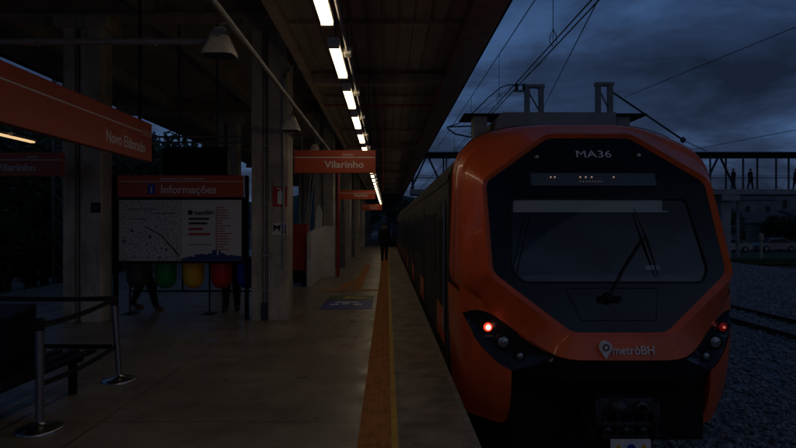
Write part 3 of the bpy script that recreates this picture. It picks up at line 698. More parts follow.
def person(loc, rz, lb, stride=0.0, top=M_cloth, legs=M_cloth, shoe=M_shoe, h=1.72, bag=None, group=None, arm=0.0, detail=True):
    s = h/1.72
    T = thing('person', (0, 0, 0), lb, 'person', group)
    P = lambda x, y, z: (x*s, y*s, z*s)
    pel = (P(0, 0, 0.95), 0.125*s)
    def leg(sg, st):
        kx = 0.5*st
        return [pel, (P(sg*0.09, 0, 0.88), 0.125*s), (P(sg*0.095, -kx*0.55-0.01, 0.50), 0.088*s), (P(sg*0.10, -kx + (0.06 if st < 0 else 0), 0.11), 0.062*s), (P(sg*0.105, -kx-0.02, 0.045), 0.055*s), (P(sg*0.12, -kx-0.16, 0.032), 0.045*s)]
    spine = [pel, (P(0, 0.01, 1.10), (0.16*s)), (P(0, 0.01, 1.28), 0.19*s), (P(0, 0.01, 1.42), 0.115*s), (P(0, 0, 1.50), 0.055*s), (P(0, -0.015, 1.56), 0.075*s), (P(0, -0.02, 1.63), 0.092*s), (P(0, -0.01, 1.685), 0.06*s)]
    ch = [leg(-1, stride), leg(1, -stride), spine]
    ends = []
    for sg in (-1, 1):
        a = arm*sg
        hand = P(sg*0.25, -0.06 + 0.8*a, 0.86)
        ch.append([(P(0, 0.01, 1.42), 0.115*s), (P(sg*0.175, 0.01, 1.40), 0.085*s), (P(sg*0.225, 0.03 + 0.1*a, 1.14), 0.062*s), (hand, 0.04*s), (P(sg*0.25, -0.07 + 0.85*a, 0.80), 0.034*s)])
        ends.append((sg, Vector(P(sg*0.25, -0.07 + 0.85*a, 0.80))))
    V, Fc = skin_chain(ch, None, 1 if not detail else 2)
    g = MB()
    zs = lambda f: sum(V[i][2] for i in f)/len(f)/s
    ax = lambda f: abs(sum(V[i][0] for i in f)/len(f))/s
    for f in Fc: pass
    g.v = list(V); g.f = list(Fc)
    g.m = [2 if zs(f) < 0.075 else (1 if (zs(f) < 0.97 and ax(f) < 0.2) else (3 if (zs(f) > 1.475 or (ax(f) > 0.2 and zs(f) < 0.87)) else 0)) for f in Fc]
    if detail:
        for sg, hp in ends:
            for k in range(4):
                L = [0.07, 0.08, 0.075, 0.06][k]*s; y_ = (-0.03 + 0.02*k)*s
                p0 = hp + Vector((0, y_, 0.0)); p1 = p0 + Vector((0, 0, -L*0.55)) ; p2 = p1 + Vector((-sg*L*0.3, 0, -L*0.4))
                g.tube([p0, p1, p2], 0.009*s, 6, 3, radii=[0.01*s, 0.009*s, 0.006*s])
            g.tube([hp + Vector((0, -0.03*s, 0.03*s)), hp + Vector((-sg*0.01, -0.055*s, 0.0)), hp + Vector((-sg*0.015, -0.06*s, -0.03*s))], 0.01*s, 6, 3)
        # nose and ears
        g.add([P(0, -0.108, 1.635), P(-0.014, -0.098, 1.60), P(0.014, -0.098, 1.60), P(0, -0.13, 1.602)], [(0, 1, 3), (0, 3, 2), (1, 2, 3)], 3)
        for sg in (-1, 1): g.lathe(P(sg*0.088, -0.01, 1.615), [(0.028*s, -0.008*s), (0.028*s, 0.008*s)], 10, 3, axis='X')
    g.nonorm = False
    g.build('body', [top, legs, shoe, M_skin], T, smooth=True, angle=80)
    gh = MB(); c = P(0, 0.008, 1.645); vs = []; fs = []; nn = 16
    prof = [(math.sin(R(a))*0.1*s, math.cos(R(a))*0.105*s) for a in (4, 25, 45, 65, 85, 100)]
    gh.lathe(c, prof, nn); gh.build('hair', M_hair, T, smooth=True)
    if bag == 'side':
        MB().box(-0.47*s, -0.23*s, -0.22*s, 0.16*s, 0.62*s, 0.95*s, bev=0.05).build('shoulder_bag', M_black, T)
    if bag == 'back':
        MB().box(-0.15*s, 0.15*s, 0.13*s, 0.3*s, 1.02*s, 1.44*s, bev=0.05).build('backpack', M_black, T)
    T.location = loc; T.rotation_euler = (0, 0, rz)
    return T
person((-4.72, 11.2, 0), R(90), 'person walking behind the information board, only legs and brown shoes showing', stride=0.48, legs=M_cloth, arm=0.2)
person((-2.98, 10.98, 0), R(10), 'person standing behind the red bin in dark trousers, legs slightly apart', stride=0.12, shoe=M_cloth)
person((-0.12, 26.5, 0), R(182), 'person in dark clothes walking away down the tactile strip with a bag', stride=0.3, shoe=M_cloth, h=1.78, bag='side', arm=0.08)

# ------------------------------------------------------------------ TRAIN
XC = 2.25
T = thing('train', (XC, 6, -1.05), 'orange metro train with black octagonal front standing at the platform', 'train')
def panelY(z): return 6.42 - (2.62 - z)*0.433
OCT = [(0.457, 2.62), (1.18, 2.11), (1.176, 1.17), (0.455, 0.61), (-0.455, 0.61), (-1.176, 1.17), (-1.18, 2.11), (-0.457, 2.62)]
def fil(poly, r, k=5, m_=6):
    """fillet each corner: k arc points, then m_ points along each edge. same count for every polygon"""
    n = len(poly); out = []
    for i in range(n):
        p = Vector(poly[i]); a = Vector(poly[i-1]); b = Vector(poly[(i+1) % n])
        ra = min(r, (a-p).length*0.45); rb = min(r, (b-p).length*0.45)
        A = p + (a-p).normalized()*ra; B = p + (b-p).normalized()*rb
        for j in range(k):
            t = j/(k-1); out.append((A*(1-t)**2 + p*2*t*(1-t) + B*t*t))
        q = Vector(poly[(i+1) % n]); nx = Vector(poly[(i+2) % n]); rq = min(r, (p-q).length*0.45)
        C_ = q + (p-q).normalized()*rq
        for j in range(1, m_): out.append(B.lerp(C_, j/m_))
    return out
def scale_poly(poly, d):   # offset outward
    n = len(poly); out = []
    for i in range(n):
        p = Vector(poly[i]); a = Vector(poly[i-1]); b = Vector(poly[(i+1) % n])
        e1 = (p-a).normalized(); e2 = (b-p).normalized(); n1 = Vector((-e1.y, e1.x)); n2 = Vector((-e2.y, e2.x))
        nn = (n1+n2).normalized(); out.append(tuple(p + nn * d / max(0.4, nn.dot(n1))))
    return out
PY = [(0.0, 5.42), (0.45, 5.43), (0.62, 5.46), (0.78, 5.575), (0.926, 5.70), (1.074, 5.80), (1.21, 5.90), (1.36, 6.03), (1.42, 6.11), (1.45, 6.24), (1.6, 6.3)]
def planY(hw):
    hw = abs(hw)
    for (a, ya), (b, yb) in zip(PY, PY[1:]):
        if hw <= b: return ya + (yb-ya)*(hw-a)/(b-a)
    return PY[-1][1]
B2 = [(0.58, 2.765), (1.37, 2.36), (1.42, 0.92), (0.62, 0.37), (-0.62, 0.37), (-1.42, 0.92), (-1.37, 2.36), (-0.58, 2.765)]
B3 = [(0.68, 2.83), (1.43, 2.48), (1.455, 0.87), (0.64, 0.33), (-0.64, 0.33), (-1.455, 0.87), (-1.43, 2.48), (-0.68, 2.83)]
B4 = [(0.82, 2.865), (1.39, 2.63), (1.455, 0.82), (0.66, 0.28), (-0.66, 0.28), (-1.455, 0.82), (-1.39, 2.63), (-0.82, 2.865)]
def y2(p):
    if abs(p[0]) > 1.3 and p[1] > 0.80: return 6.10 + max(0, p[1]-0.92)*0.29
    if p[1] > 0.93: return 6.10 + (p[1]-0.92)*0.29
    return planY(p[0])
sgn = 1
r0 = [(p[0], panelY(p[1]) + 0.0, p[1]) for p in fil(OCT, 0.07)]
r1 = [(p[0], panelY(p[1]) - 0.045, p[1]) for p in fil(scale_poly(OCT, 0.05), 0.09)]
mid = [((a[0]+b[0])/2*1.0, 0, (a[1]+b[1])/2) for a, b in zip(fil(OCT, .07), fil(B2, .2))]
r2 = [(p[0], y2(p), p[1]) for p in fil(B2, 0.20)]
r2b = [(a[0]*0.5+b[0]*0.5, y2(a)+0.035, a[1]*0.45+b[1]*0.55) for a, b in zip(fil(B2, 0.22), fil(B3, 0.26))]
r3 = [(p[0], y2(q)+0.13, p[1]) for p, q in zip(fil(B3, 0.28), fil(B2, 0.2))]
r4 = [(p[0], 7.0, p[1]) for p in fil(B4, 0.32)]
r5 = [(p[0], 7.45, p[1]) for p in fil(B4, 0.32)]
# check the orientation of scale_poly (outward)
if r1[0][2] < r0[0][2]: r1 = [(p[0], panelY(p[1]) - 0.045, p[1]) for p in fil(scale_poly(OCT, -0.05), 0.09)]
r6 = [(p[0]*0.97, 7.50, 1.6+(p[2]-1.6)*0.97) for p in r5]; r7 = [(p[0]*0.6, 7.51, 1.6+(p[2]-1.6)*0.6) for p in r5]
rings = [r0, r1, r2, r2b, r3, r4, r5, r6, r7]; n = len(r0)
g = MB(); vs = [(x+XC, y, z) for r_ in rings for (x, y, z) in r_]; fs = []
for i in range(len(rings)-1):
    for k in range(n): fs.append((i*n+k, i*n+(k+1) % n, (i+1)*n+(k+1) % n, (i+1)*n+k))
g.add(vs, fs); g.build('cab_shell', M_orange, T, smooth=True, angle=24)
pts = [(x*1.0005+XC, 6.98, z) for (x, y, z) in r4]; pts.append(pts[0]); MB().tube(pts, 0.004, 5, cap=False).build('panel_seam', M_rub, T)
# lobes (lower side fairings)
LT = [(1.00, 0.19), (1.12, 0.245), (1.30, 0.41), (1.43, 0.68), (1.45, 0.80)]
def ltop(hw):
    if hw <= 1.00: return 0.19
    for (a, za), (b, zb) in zip(LT, LT[1:]):
        if hw <= b: return za + (zb-za)*(hw-a)/(b-a)
    return 0.86
for sg in (-1, 1):
    plan = [(1.0, None), (1.005, None)] + [(1.0+0.45*math.sin(R(a)), None) for a in (6, 15, 25, 35, 47, 60, 75)] + [(1.45, None)]
    cols = [(hw, planY(hw), ltop(hw)) for hw, _ in plan] + [(1.455, 6.34, 0.92), (1.455, 7.0, 0.92), (1.455, 7.45, 0.92)]
    cols = [(1.0, 6.0, 0.19)] + cols
    vs = []; rows = 9
    for ci, (hw, yy, zt) in enumerate(cols):
        for j in range(rows+1):
            t = j/rows; zb = -0.41 + (0.05 if hw < 1.01 else 0); z = zt + (zb-zt)*t
            rec = 0.16*t*t + (0.0 if t < 0.85 else 0.03)
            tuck = 0.06*t*t
            vs.append((XC + sg*(hw - tuck if hw > 1.2 else hw), yy + (rec if yy < 6.3 else 0), z))
    fs = []
    for ci in range(len(cols)-1):
        for j in range(rows): a = ci*(rows+1)+j; fs.append((a, a+1, a+rows+2, a+rows+1))
    MB().add(vs, fs).build('side_fairing', M_orange, T, smooth=True, angle=40)
    # headlight cluster
    vs = []
    UP = [(0.62, 0.375), (0.84, 0.52), (1.12, 0.71), (1.22, 0.755), (1.32, 0.765), (1.39, 0.745), (1.44, 0.705)]
    def up(s_):
        x = 0.62 + (1.44-0.62)*s_
        for (a_, za), (b_, zb_) in zip(UP, UP[1:]):
            if x <= b_ + 1e-6: return (x, za + (zb_-za)*(x-a_)/(b_-a_))
    def lo(x): return 0.36 + (0.19-0.36)*(x-0.62)/0.38 if x < 1.0 else ltop(x)
    nn = 28
    for i in range(nn+1):
        s_ = i/nn; u = up(s_); lz = min(lo(u[0]), u[1]-0.005)
        for j in range(5):
            t = j/4; z = u[1] + (lz-u[1])*t; vs.append((XC + sg*u[0], planY(u[0]) + 0.008 + (0.035*math.sin(math.pi*t)), z))
    # orange surround between the shell corner and the rounded top of the cluster
    v2 = []
    for i in range(9):
        x = 1.10 + 0.36*i/8; zu = min(0.95, 0.70 + (x-1.10)*0.69) + 0.05; zl_ = up(min(1, (x-0.62)/0.82))[1]
        v2 += [(XC + sg*x, planY(x) + 0.004 + (0.02 if x > 1.4 else 0), zu), (XC + sg*x, planY(x) + 0.002, zl_), (XC + sg*x, planY(x) + 0.05, zl_ - 0.005)]
    f2 = [(i*3+j, i*3+j+1, i*3+j+4, i*3+j+3) for i in range(8) for j in range(2)]
    MB().add(v2, f2).build('cluster_surround', M_orange, T, smooth=True, angle=40)
    fs = []
    for i in range(nn):
        for j in range(4): a = i*5+j; fs.append((a, a+1, a+6, a+5))
    HC = MB().add(vs, fs).build('headlight_cluster', mat('cluster_black', (0.012, 0.012, 0.014), 0.25, spec=0.6), T, smooth=True)
    def lampdisc(hw, z, r, ml, nm, rim=0.3):
        x = XC + sg*hw; y_ = planY(hw) + 0.012
        MB().lathe((x, y_, z), [(r*1.28, 0.05), (r*1.28, -0.012), (r*1.02, -0.02), (r*1.0, -0.002), (0.0001, -0.0)], 24, axis='Y').build('lamp_bezel', M_black, HC, smooth=True)
        MB().lathe((x, y_, z), [(r*0.98, -0.006), (r*0.85, -0.018), (r*0.4, -0.028), (0.0001, -0.03)], 24, axis='Y').build(nm, ml, HC, smooth=True)
    lampdisc(1.21, 0.60, 0.047, M_tail if sg < 0 else M_tred, 'tail_lamp'); MB().lathe((XC+sg*1.21, planY(1.21)-0.017, 0.60), [((0.026 if sg < 0 else 0.014), 0), (0.012, -0.008), (0.0001, -0.012)], 16, axis='Y').build('tail_lamp_core', M_tailc if sg < 0 else M_tailr, HC, smooth=True)
    lampdisc(1.074, 0.465, 0.062, M_lens, 'head_lamp'); lampdisc(0.926, 0.345, 0.040, M_lens, 'fog_lamp')
    # faint dead segment strip
    MB().box(XC+sg*1.20-0.05, XC+sg*1.20+0.05, planY(1.21)-0.01, planY(1.21)+0.02, 0.50, 0.515).build('reflector_strip', M_lens, HC)
# octagonal panel with openings
def ploop(pts, r, k=5):
    n = len(pts); out = []
    for i in range(n):
        p = Vector(pts[i]); a = Vector(pts[i-1]); b = Vector(pts[(i+1) % n]); A = p+(a-p).normalized()*r; B = p+(b-p).normalized()*r
        for j in range(k): t = j/(k-1); out.append(tuple(A*(1-t)**2 + p*2*t*(1-t) + B*t*t))
    return out
WS = ploop([(-0.925, 1.93), (0.94, 1.93), (1.0, 1.20), (0.92, 1.075), (-0.88, 1.075), (-0.99, 1.20)], 0.06)
DS = ploop([(-0.70, 2.23), (0.68, 2.23), (0.68, 2.07), (-0.70, 2.07)], 0.015)
def plate(loops, off, name, m, parent, thick=0.0):
    bm = bmesh.new()
    for lp in loops:
        vv = [bm.verts.new((XC+p[0], panelY(p[1])+off, p[1])) for p in lp]
        for i in range(len(vv)): bm.edges.new((vv[i], vv[(i+1) % len(vv)]))
    bmesh.ops.triangle_fill(bm, edges=bm.edges[:], use_beauty=True)
    bm.verts.index_update(); g = MB(); g.add([v.co[:] for v in bm.verts], [[v.index for v in f.verts] for f in bm.faces]); bm.free()
    return g.build(name, m, parent)
oct_f = [tuple(p) for p in fil(OCT, 0.07)]
front = plate([oct_f, WS, DS], 0.003, 'front_panel', M_panel, T)
ws = plate([WS], 0.012, 'windshield', M_glass, T)
dsp = plate([DS], 0.012, 'destination_display', mat('display_glass', (0.09, 0.12, 0.135), 0.15, spec=0.5), T)
# gaskets
def gasket(loop, name, w=0.009):
    pts = [(XC+p[0], panelY(p[1])-0.001, p[1]) for p in loop]; pts.append(pts[0])
    MB().tube(pts, w, 6, cap=False).build(name, M_rub, T, smooth=True)
gasket(WS, 'windshield_seal'); gasket(DS, 'display_seal', 0.005)
# service hatch outline
HT = [(-0.52, 1.02), (0.40, 1.02), (0.33, 0.72), (-0.40, 0.72)]
pts = [(XC+p[0]+0.05, panelY(p[1])-0.002, p[1]) for p in HT]; pts.append(pts[0])
MB().tube(pts, 0.004, 6, cap=False).build('service_hatch', M_rub, T)
# cab interior
g = MB()
M_int = mat('cab_interior', (0.03, 0.035, 0.042), 0.7, var=0.2, vscale=3)
x0, x1 = XC-1.12, XC+1.12
g.box(x0, x1, 7.25, 7.28, 0.95, 2.2); g.box(x0, x1, 6.02, 7.25, 0.90, 0.93); g.box(x0, x1, 6.3, 7.25, 2.05, 2.08); g.box(x0-0.03, x0, 6.2, 7.25, 0.95, 2.1); g.box(x1, x1+0.03, 6.2, 7.25, 0.95, 2.1)
g.build('cab_interior', M_int, T)
g = MB().prism([(5.95, 0.94), (6.5, 0.94), (6.5, 1.10), (6.02, 1.12)], x0+0.1, x1-0.1, 'X'); g.build('driver_desk', mat('desk', (0.06, 0.08, 0.12), 0.5), T)
g = MB().box(XC-0.90, XC+0.70, panelY(1.86)+0.05, panelY(1.86)+0.062, 1.80, 1.93); g.build('sun_blind', mat('blind', (0.75, 0.75, 0.68), 0.7), T)
g = MB().box(XC-0.90, XC+0.75, panelY(1.79)+0.045, panelY(1.79)+0.062, 1.787, 1.80); g.build('blind_rail', mat('blind_rail', (0.9, 0.9, 0.85), 0.4), T)
g = MB().box(XC+0.62, XC+0.78, 6.35, 6.45, 1.15, 1.20, bev=0.02); g.build('desk_lamp', M_letter, T)
MB().box(XC-0.35, XC+0.1, 6.9, 7.0, 0.96, 1.6, bev=0.04).build('seat_back', M_black, T)
# led dots
g = MB()
for px in (551, 555, 580.5, 586, 592, 614):
    p = U(px, 176.5, 6.22); g.box(p.x-0.006, p.x+0.006, panelY(2.17)-0.0, panelY(2.17)+0.004, 2.165, 2.177)
g.build('led_dots', M_led, dsp)
g = MB()
for k in range(8):
    px = 580 + k*3.0; p = U(px, 181, 6.22); g.box(p.x-0.004, p.x+0.004, panelY(2.12), panelY(2.12)+0.003, 2.118, 2.126)
g.build('dim_led_dots', mat('led_dim', (0.3, 0.25, 0.2), 0.4, emit=(1, 0.7, 0.5), estr=0.12), dsp)
# marker lamps
for hw, z in ((-0.60, 2.40), (0.53, 2.42)):
    y_ = panelY(z)
    MB().lathe((XC+hw, y_, z), [(0.055, 0.02), (0.055, -0.012), (0.04, -0.018), (0.038, -0.004), (0.0001, -0.004)], 20, axis='Y').build('marker_bezel', M_black, T, smooth=True)
    MB().lathe((XC+hw, y_, z), [(0.028, -0.006), (0.018, -0.016), (0.0001, -0.018)], 16, axis='Y').build('marker_lamp', M_lens, T, smooth=True)
tilt = math.atan(0.433)
def onpanel(x, z, off=-0.004): return Matrix.Translation((XC+x, panelY(z)+off, z)) @ Matrix.Rotation(-tilt, 4, 'X') @ FRONT
text_mesh('lettering', 'MA36', 0.125, onpanel(-0.17, 2.395), M_letter, T, xs=1.32)
# wiper
def pp(x, z, o=-0.035): return (XC+x, panelY(z)+o, z)
piv = (-0.06, 0.93); el = (0.40, 1.52)
g = MB().tube([pp(*piv), pp(0.15, 1.22), pp(*el)], 0.011, 8); g.build('wiper_arm', M_rub, T, smooth=True)
g = MB().tube([pp(0.36, 1.83, -0.02), pp(0.39, 1.65, -0.035), pp(0.42, 1.5, -0.045), pp(0.45, 1.3, -0.035), pp(0.47, 1.13, -0.02)], 0.012, 6, radii=[0.004, 0.008, 0.014, 0.009, 0.004]); g.build('wiper_blade', M_rub, T, smooth=True)
g = MB().lathe(pp(*piv, 0), [(0.055, 0.01), (0.05, -0.05), (0.03, -0.07), (0.0001, -0.072)], 18, axis='Y'); g.box(XC-0.16, XC+0.06, panelY(0.93)-0.05, panelY(0.93), 0.90, 0.945); g.build('wiper_pivot', M_black, T, smooth=True)
# logo on the lower band
yb = 5.40
def frontlow(x, z): 
    return Matrix.Translation((XC+x, 5.425, z)) @ Matrix.Rotation(-math.atan(0.25), 4, 'X') @ FRONT
text_mesh('logo_lettering', 'metrôBH', 0.115, frontlow(-0.115, 0.425), M_letter, T, ext=0.006, xs=0.92, bold=0.001)
pin = []
for a in range(-35, 216, 10): pin.append((math.cos(R(a))*0.058, 0.495+math.sin(R(a))*0.058))
pin.append((0.0, 0.385)); Mx = -0.185
g = MB(); g.prism([(XC+Mx+p[0], p[1]) for p in pin], 5.40, 5.45); lp = g.build('logo_pin', M_letter, T)
g = MB().lathe((XC+Mx, 5.398, 0.495), [(0.034, 0), (0.034, 0.003)], 18, axis='Y'); g.build('logo_pin_hole', mat('logo_orange_dark', (0.25, 0.05, 0.02), 0.4), lp)
g = MB().lathe((XC+Mx, 5.394, 0.495), [(0.018, 0), (0.018, 0.003)], 14, axis='Y'); g.build('logo_pin_dot', M_letter, lp)
# black underframe, coupler
g = MB(); vs = []
for (zt_, dy_) in ((None, 0.02), (0.17, 0.03), (0.0, 0.12)):
    for k in range(17):
        hw = -1.0+2.0*k/16; zz = (0.372 if abs(hw) < 0.62 else 0.36 - 0.17*(abs(hw)-0.62)/0.38) if zt_ is None else zt_
        vs.append((XC+hw, planY(hw) + dy_, zz))
fs = [(j*17+k, j*17+k+1, j*17+k+18, j*17+k+17) for j in range(2) for k in range(16)]
g.add(vs, fs); g.build('bumper_panel', M_black, T)
g = MB()
g.box(XC-0.99, XC-0.42, 5.86, 7.4, -0.55, 0.1, bev=0.03); g.box(XC+0.42, XC+0.99, 5.86, 7.4, -0.55, 0.1, bev=0.03); g.box(XC-0.42, XC+0.42, 6.1, 7.4, -0.6, 0.25)
g.build('underframe', M_black, T)
g = MB().box(XC-1.08, XC+1.08, 6.5, 7.45, -0.7, -0.2); g.build('front_skirt', M_black, T)
g = MB()
g.box(XC-0.25, XC+0.25, 5.36, 5.5, -0.12, 0.03, bev=0.02); g.tube([(XC, 5.5, -0.1), (XC, 6.3, -0.1)], 0.09, 14)
g.lathe((XC-0.09, 5.34, -0.05), [(0.085, 0.03), (0.085, -0.02), (0.06, -0.06), (0.02, -0.08)], 20, axis='Y'); g.lathe((XC+0.12, 5.34, -0.05), [(0.055, 0.03), (0.06, -0.02), (0.035, -0.03), (0.03, 0.02)], 18, axis='Y')
for xx in (-0.2, -0.07, 0.06, 0.19): g.tube([(XC+xx, 5.42, -0.34), (XC+xx, 5.40, -0.13)], 0.022, 10)
g.box(XC-0.24, XC+0.24, 5.38, 5.46, -0.24, -0.20, bev=0.008); g.box(XC-0.22, XC+0.22, 5.40, 5.52, -0.38, -0.33, bev=0.01)
for xx in (-0.17, 0.0, 0.16): g.lathe((XC+xx, 5.39, -0.28), [(0.03, 0.03), (0.034, -0.01), (0.01, -0.025)], 12, axis='Y')
for xx in (-0.27, 0.27): g.box(XC+xx-0.03, XC+xx+0.03, 5.35, 5.45, -0.2, 0.0, bev=0.012); g.tube([(XC+xx, 5.36, 0.02), (XC+xx, 5.36, -0.22)], 0.014, 8)
g.build('coupler', mat('coupler_steel', (0.07, 0.07, 0.073), 0.45, metal=0.6, var=0.4, vscale=14), T, smooth=True)
lp = MB().box(XC-0.19, XC+0.18, 5.275, 5.295, -0.52, -0.325, bev=0.004).build('warning_plate', M_white, T)
for xx in (XC-0.12, XC+0.115): MB().prism([(xx-0.06, -0.47), (xx+0.06, -0.47), (xx, -0.36)], 5.270, 5.274).build('warning_triangle', M_yel, lp)
MB().lathe((XC, 5.270, -0.405), [(0.04, 0), (0.04, 0.004)], 18, axis='Y').build('blue_disc', M_blue, lp)
for sg in (-1, 1):
    g = MB(); g.tube([(XC+sg*0.36, 5.6, -0.1), (XC+sg*0.3, 5.42, -0.35), (XC+sg*0.2, 5.45, -0.45), (XC+sg*0.12, 5.6, -0.3)], 0.016, 8); g.build('air_hose', M_rub, T, smooth=True)
# roof equipment
g = MB().prism([(-0.80, 2.80), (0.85, 2.80), (0.85, 3.175), (-0.68, 3.175), (-0.74, 3.13)], 7.75, 10.6, 'Y'); 
g.v = [(x+XC, y, z) for x, y, z in g.v]; g.build('roof_unit', M_grey, T)
for sg in (-1, 1):
    g = MB().box(XC+sg*0.84 if sg > 0 else XC-1.18, XC+1.36 if sg > 0 else XC-0.66, 7.95, 8.5, 3.17, 3.20); g.build('roof_fairing', M_black, T)
    xa = XC+(1.05 if sg > 0 else -0.94); g = MB().box(xa-0.09, xa+0.09, 8.0, 8.3, 2.6, 3.168); g.build('fairing_post', M_grey, T)
# car bodies
SEC = [(1.45, -0.25), (1.45, 2.2), (1.40, 2.42), (1.22, 2.62), (0.9, 2.74), (0.5, 2.81), (0, 2.83)]
SEC = SEC + [(-x, z) for x, z in SEC[-2::-1]]
YB = [(7.45, 27.2), (27.9, 49.2), (49.9, 71.2), (71.9, 93.2)]
door0 = None; win0 = None
for (ya, yb_) in YB:
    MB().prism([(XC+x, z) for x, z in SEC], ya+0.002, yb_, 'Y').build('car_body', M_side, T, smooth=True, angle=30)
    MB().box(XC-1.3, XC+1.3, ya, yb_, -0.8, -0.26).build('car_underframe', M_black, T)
    for sx in (-1, 1):
        xs_ = XC + sx*1.452
        MB().box(min(xs_, xs_+sx*0.006), max(xs_, xs_+sx*0.006), ya+0.02, yb_-0.02, 2.22, 2.34).build('cornice', M_side, T)
        L = yb_-ya
        for k in range(5):
            yc = ya + 0.95 + (L-1.9)*k/4.0
            if door0 is None:
                d = MB().box(XC-1.466, XC-1.452, yc-0.65, yc+0.65, -0.02, 2.0, bev=0.003).build('door', M_side, T)
                MB().box(XC-1.4675, XC-1.4665, yc-0.6, yc+0.6, 0.02, 0.5).build('door_kick_panel', M_orange, d)
                MB().box(XC-1.470, XC-1.4665, yc-0.5, yc-0.08, 0.85, 1.75).build('door_pane', M_sglass, d); MB().box(XC-1.470, XC-1.4665, yc+0.08, yc+0.5, 0.85, 1.75).build('door_pane', M_sglass, d)
                MB().box(XC-1.4705, XC-1.4665, yc-0.008, yc+0.008, -0.0, 1.98).build('door_seal', M_rub, d)
                door0 = d; dy0 = yc
            else:
                c = door0.copy(); COL.objects.link(c); c.parent = T; c.location = (0 if sx < 0 else 2*1.459, yc-dy0, 0)
                for ch in list(door0.children):
                    cc = ch.copy(); COL.objects.link(cc); cc.parent = c
                    if sx > 0: cc.location = (0.009, 0, 0)
        for k in range(4):
            yc = ya + 0.95 + (L-1.9)*(k+0.5)/4.0
            xa = XC + sx*1.452
            if win0 is None:
                win0 = MB().box(XC-1.462, XC-1.452, yc-1.25, yc+1.25, 0.9, 1.85, bev=0.004).build('side_window', M_sglass, T); wy0 = yc
            else:
                c = win0.copy(); COL.objects.link(c); c.parent = T; c.location = (0 if sx < 0 else 2*1.457, yc-wy0, 0)
for (ya, yb_) in zip([b for a, b in YB], [a for a, b in YB[1:]]): MB().box(XC-1.2, XC+1.2, ya, yb_, -0.2, 2.5).build('gangway', M_rub, T)
for (ya, yb_) in YB:
    for yy in (ya+2.6, ya+4.9, yb_-4.9, yb_-2.6):
        g = MB()
        for sg in (-1, 1): g.lathe((XC+sg*0.76, yy, -0.64), [(0.43, -0.07), (0.43, 0.07)], 28, axis='X')
        g.tube([(XC-0.8, yy, -0.64), (XC+0.8, yy, -0.64)], 0.09, 10); g.build('wheelset', M_dsteel, T, smooth=True)
# handrail beside the cab door
g = MB().tube([(XC-1.475, 7.75, 0.2), (XC-1.475, 7.75, 1.9)], 0.015, 8); g.build('handrail', M_chrome, T)

# ------------------------------------------------------------------ tracks
def track(xc, y0, y1, lb):
    for sg in (-1, 1):
        prof = [(-0.07, -1.205), (0.07, -1.205), (0.07, -1.19), (0.012, -1.17), (0.012, -1.09), (0.036, -1.08), (0.036, -1.05), (-0.036, -1.05), (-0.036, -1.08), (-0.012, -1.09), (-0.012, -1.17), (-0.07, -1.19)]
        o = MB().prism([(xc+sg*0.8+a, z) for a, z in prof], y0, y1, 'Y').build('rail', M_rail)
        tag(o, 'steel rail %s, %s rail' % (lb, 'left' if sg < 0 else 'right'), 'rail', 'running rails')
track(XC, -10, 110, 'of the track under the train')
track(10.9, -10, 46, 'of the siding across the ballast')
track(-11.2, -10, 90, 'of the track beyond the left platform edge')
s0 = MB().box(-1.3, 1.3, -0.12, 0.12, -0.16, 0.0, bev=0.02); so_ = s0.build('sleeper', mat('sleeper_concrete', (0.2, 0.19, 0.18), 0.9, var=0.3, vscale=4), keep=True)
so_.location = (10.9, 4.0, -1.202); tag(so_, 'concrete sleeper half buried in ballast under the siding rails', 'sleeper', 'sleepers of the siding')
for k in range(1, 50): dup(so_, (10.9, 4.0 + 0.7*k, -1.202))

# ------------------------------------------------------------------ catenary
def wire(pts, r, lb, name='overhead_wire', cat='wire', group=None, n=6):
    o = MB().tube(pts, r, n).build(name, M_wire, smooth=True); return tag(o, lb, cat, group)
wire([(2.25, -9, 5.07), (2.25, 60, 5.07)], 0.009, 'upper messenger wire above the train, nearest to the canopy edge')
wire([(2.21, -9, 4.08), (2.21, 60, 4.08)], 0.009, 'left of the two thick contact wires above the train')
wire([(2.29, -9, 4.08), (2.29, 60, 4.08)], 0.009, 'right of the two thick contact wires above the train')
for i, yy in enumerate((4.0, 7.76, 11.5, 15.3, 19.1)):
    T2 = thing('wire_dropper', (2.25, yy, 4.08), 'thin dropper with a small clamp hanging between overhead wires, number in order of distance ' .strip(), 'wire dropper')
    T2['label'] = ['dropper wire behind the picture edge above the train', 'dropper ending in a loop at top centre of the sky', 'dropper beside the canopy edge, above the insulator arm', 'short dropper left of the roof fairing', 'farthest dropper low beside the canopy'][i]
    T2['group'] = 'dropper wires'
    MB().tube([(2.25, yy, 5.07), (2.25, yy, 4.10)], 0.005, 6).build('dropper_rod', M_wire, T2)
    lp_ = [(2.25, yy + 0.0, 4.30), (2.21, yy-0.02, 4.22), (2.20, yy, 4.13), (2.25, yy+0.01, 4.07), (2.30, yy, 4.13), (2.29, yy, 4.22), (2.25, yy, 4.30)]
    MB().tube(lp_, 0.006, 6).build('loop_clamp', M_wire, T2)
def ext(p, q, a, b):
    d = q-p; return [p-d*a, q+d*b]
wire(ext(U(543, 108, 20), U(598, 0, 8.5), 0, 0.6), 0.010, 'slanting stay wire rising from the left mast frame')
wire(ext(U(625, 97, 26), U(796, 27, 18), 0.0, 0.7), 0.012, 'long thin wire crossing the upper right sky')
wire(ext(U(690, 150, 45), U(796, 130, 38), 0.0, 0.5), 0.02, 'faint wire low in the right sky above the footbridge')
wire([U(612, 92, 22), U(683, 140, 22)], 0.035, 'heavy stay running down right from the right mast frame', 'mast_stay', 'stay')
wire([U(683, 140, 22), U(706, 151, 23)], 0.015, 'thin end of the heavy stay near the footbridge', 'mast_stay_end', 'stay')
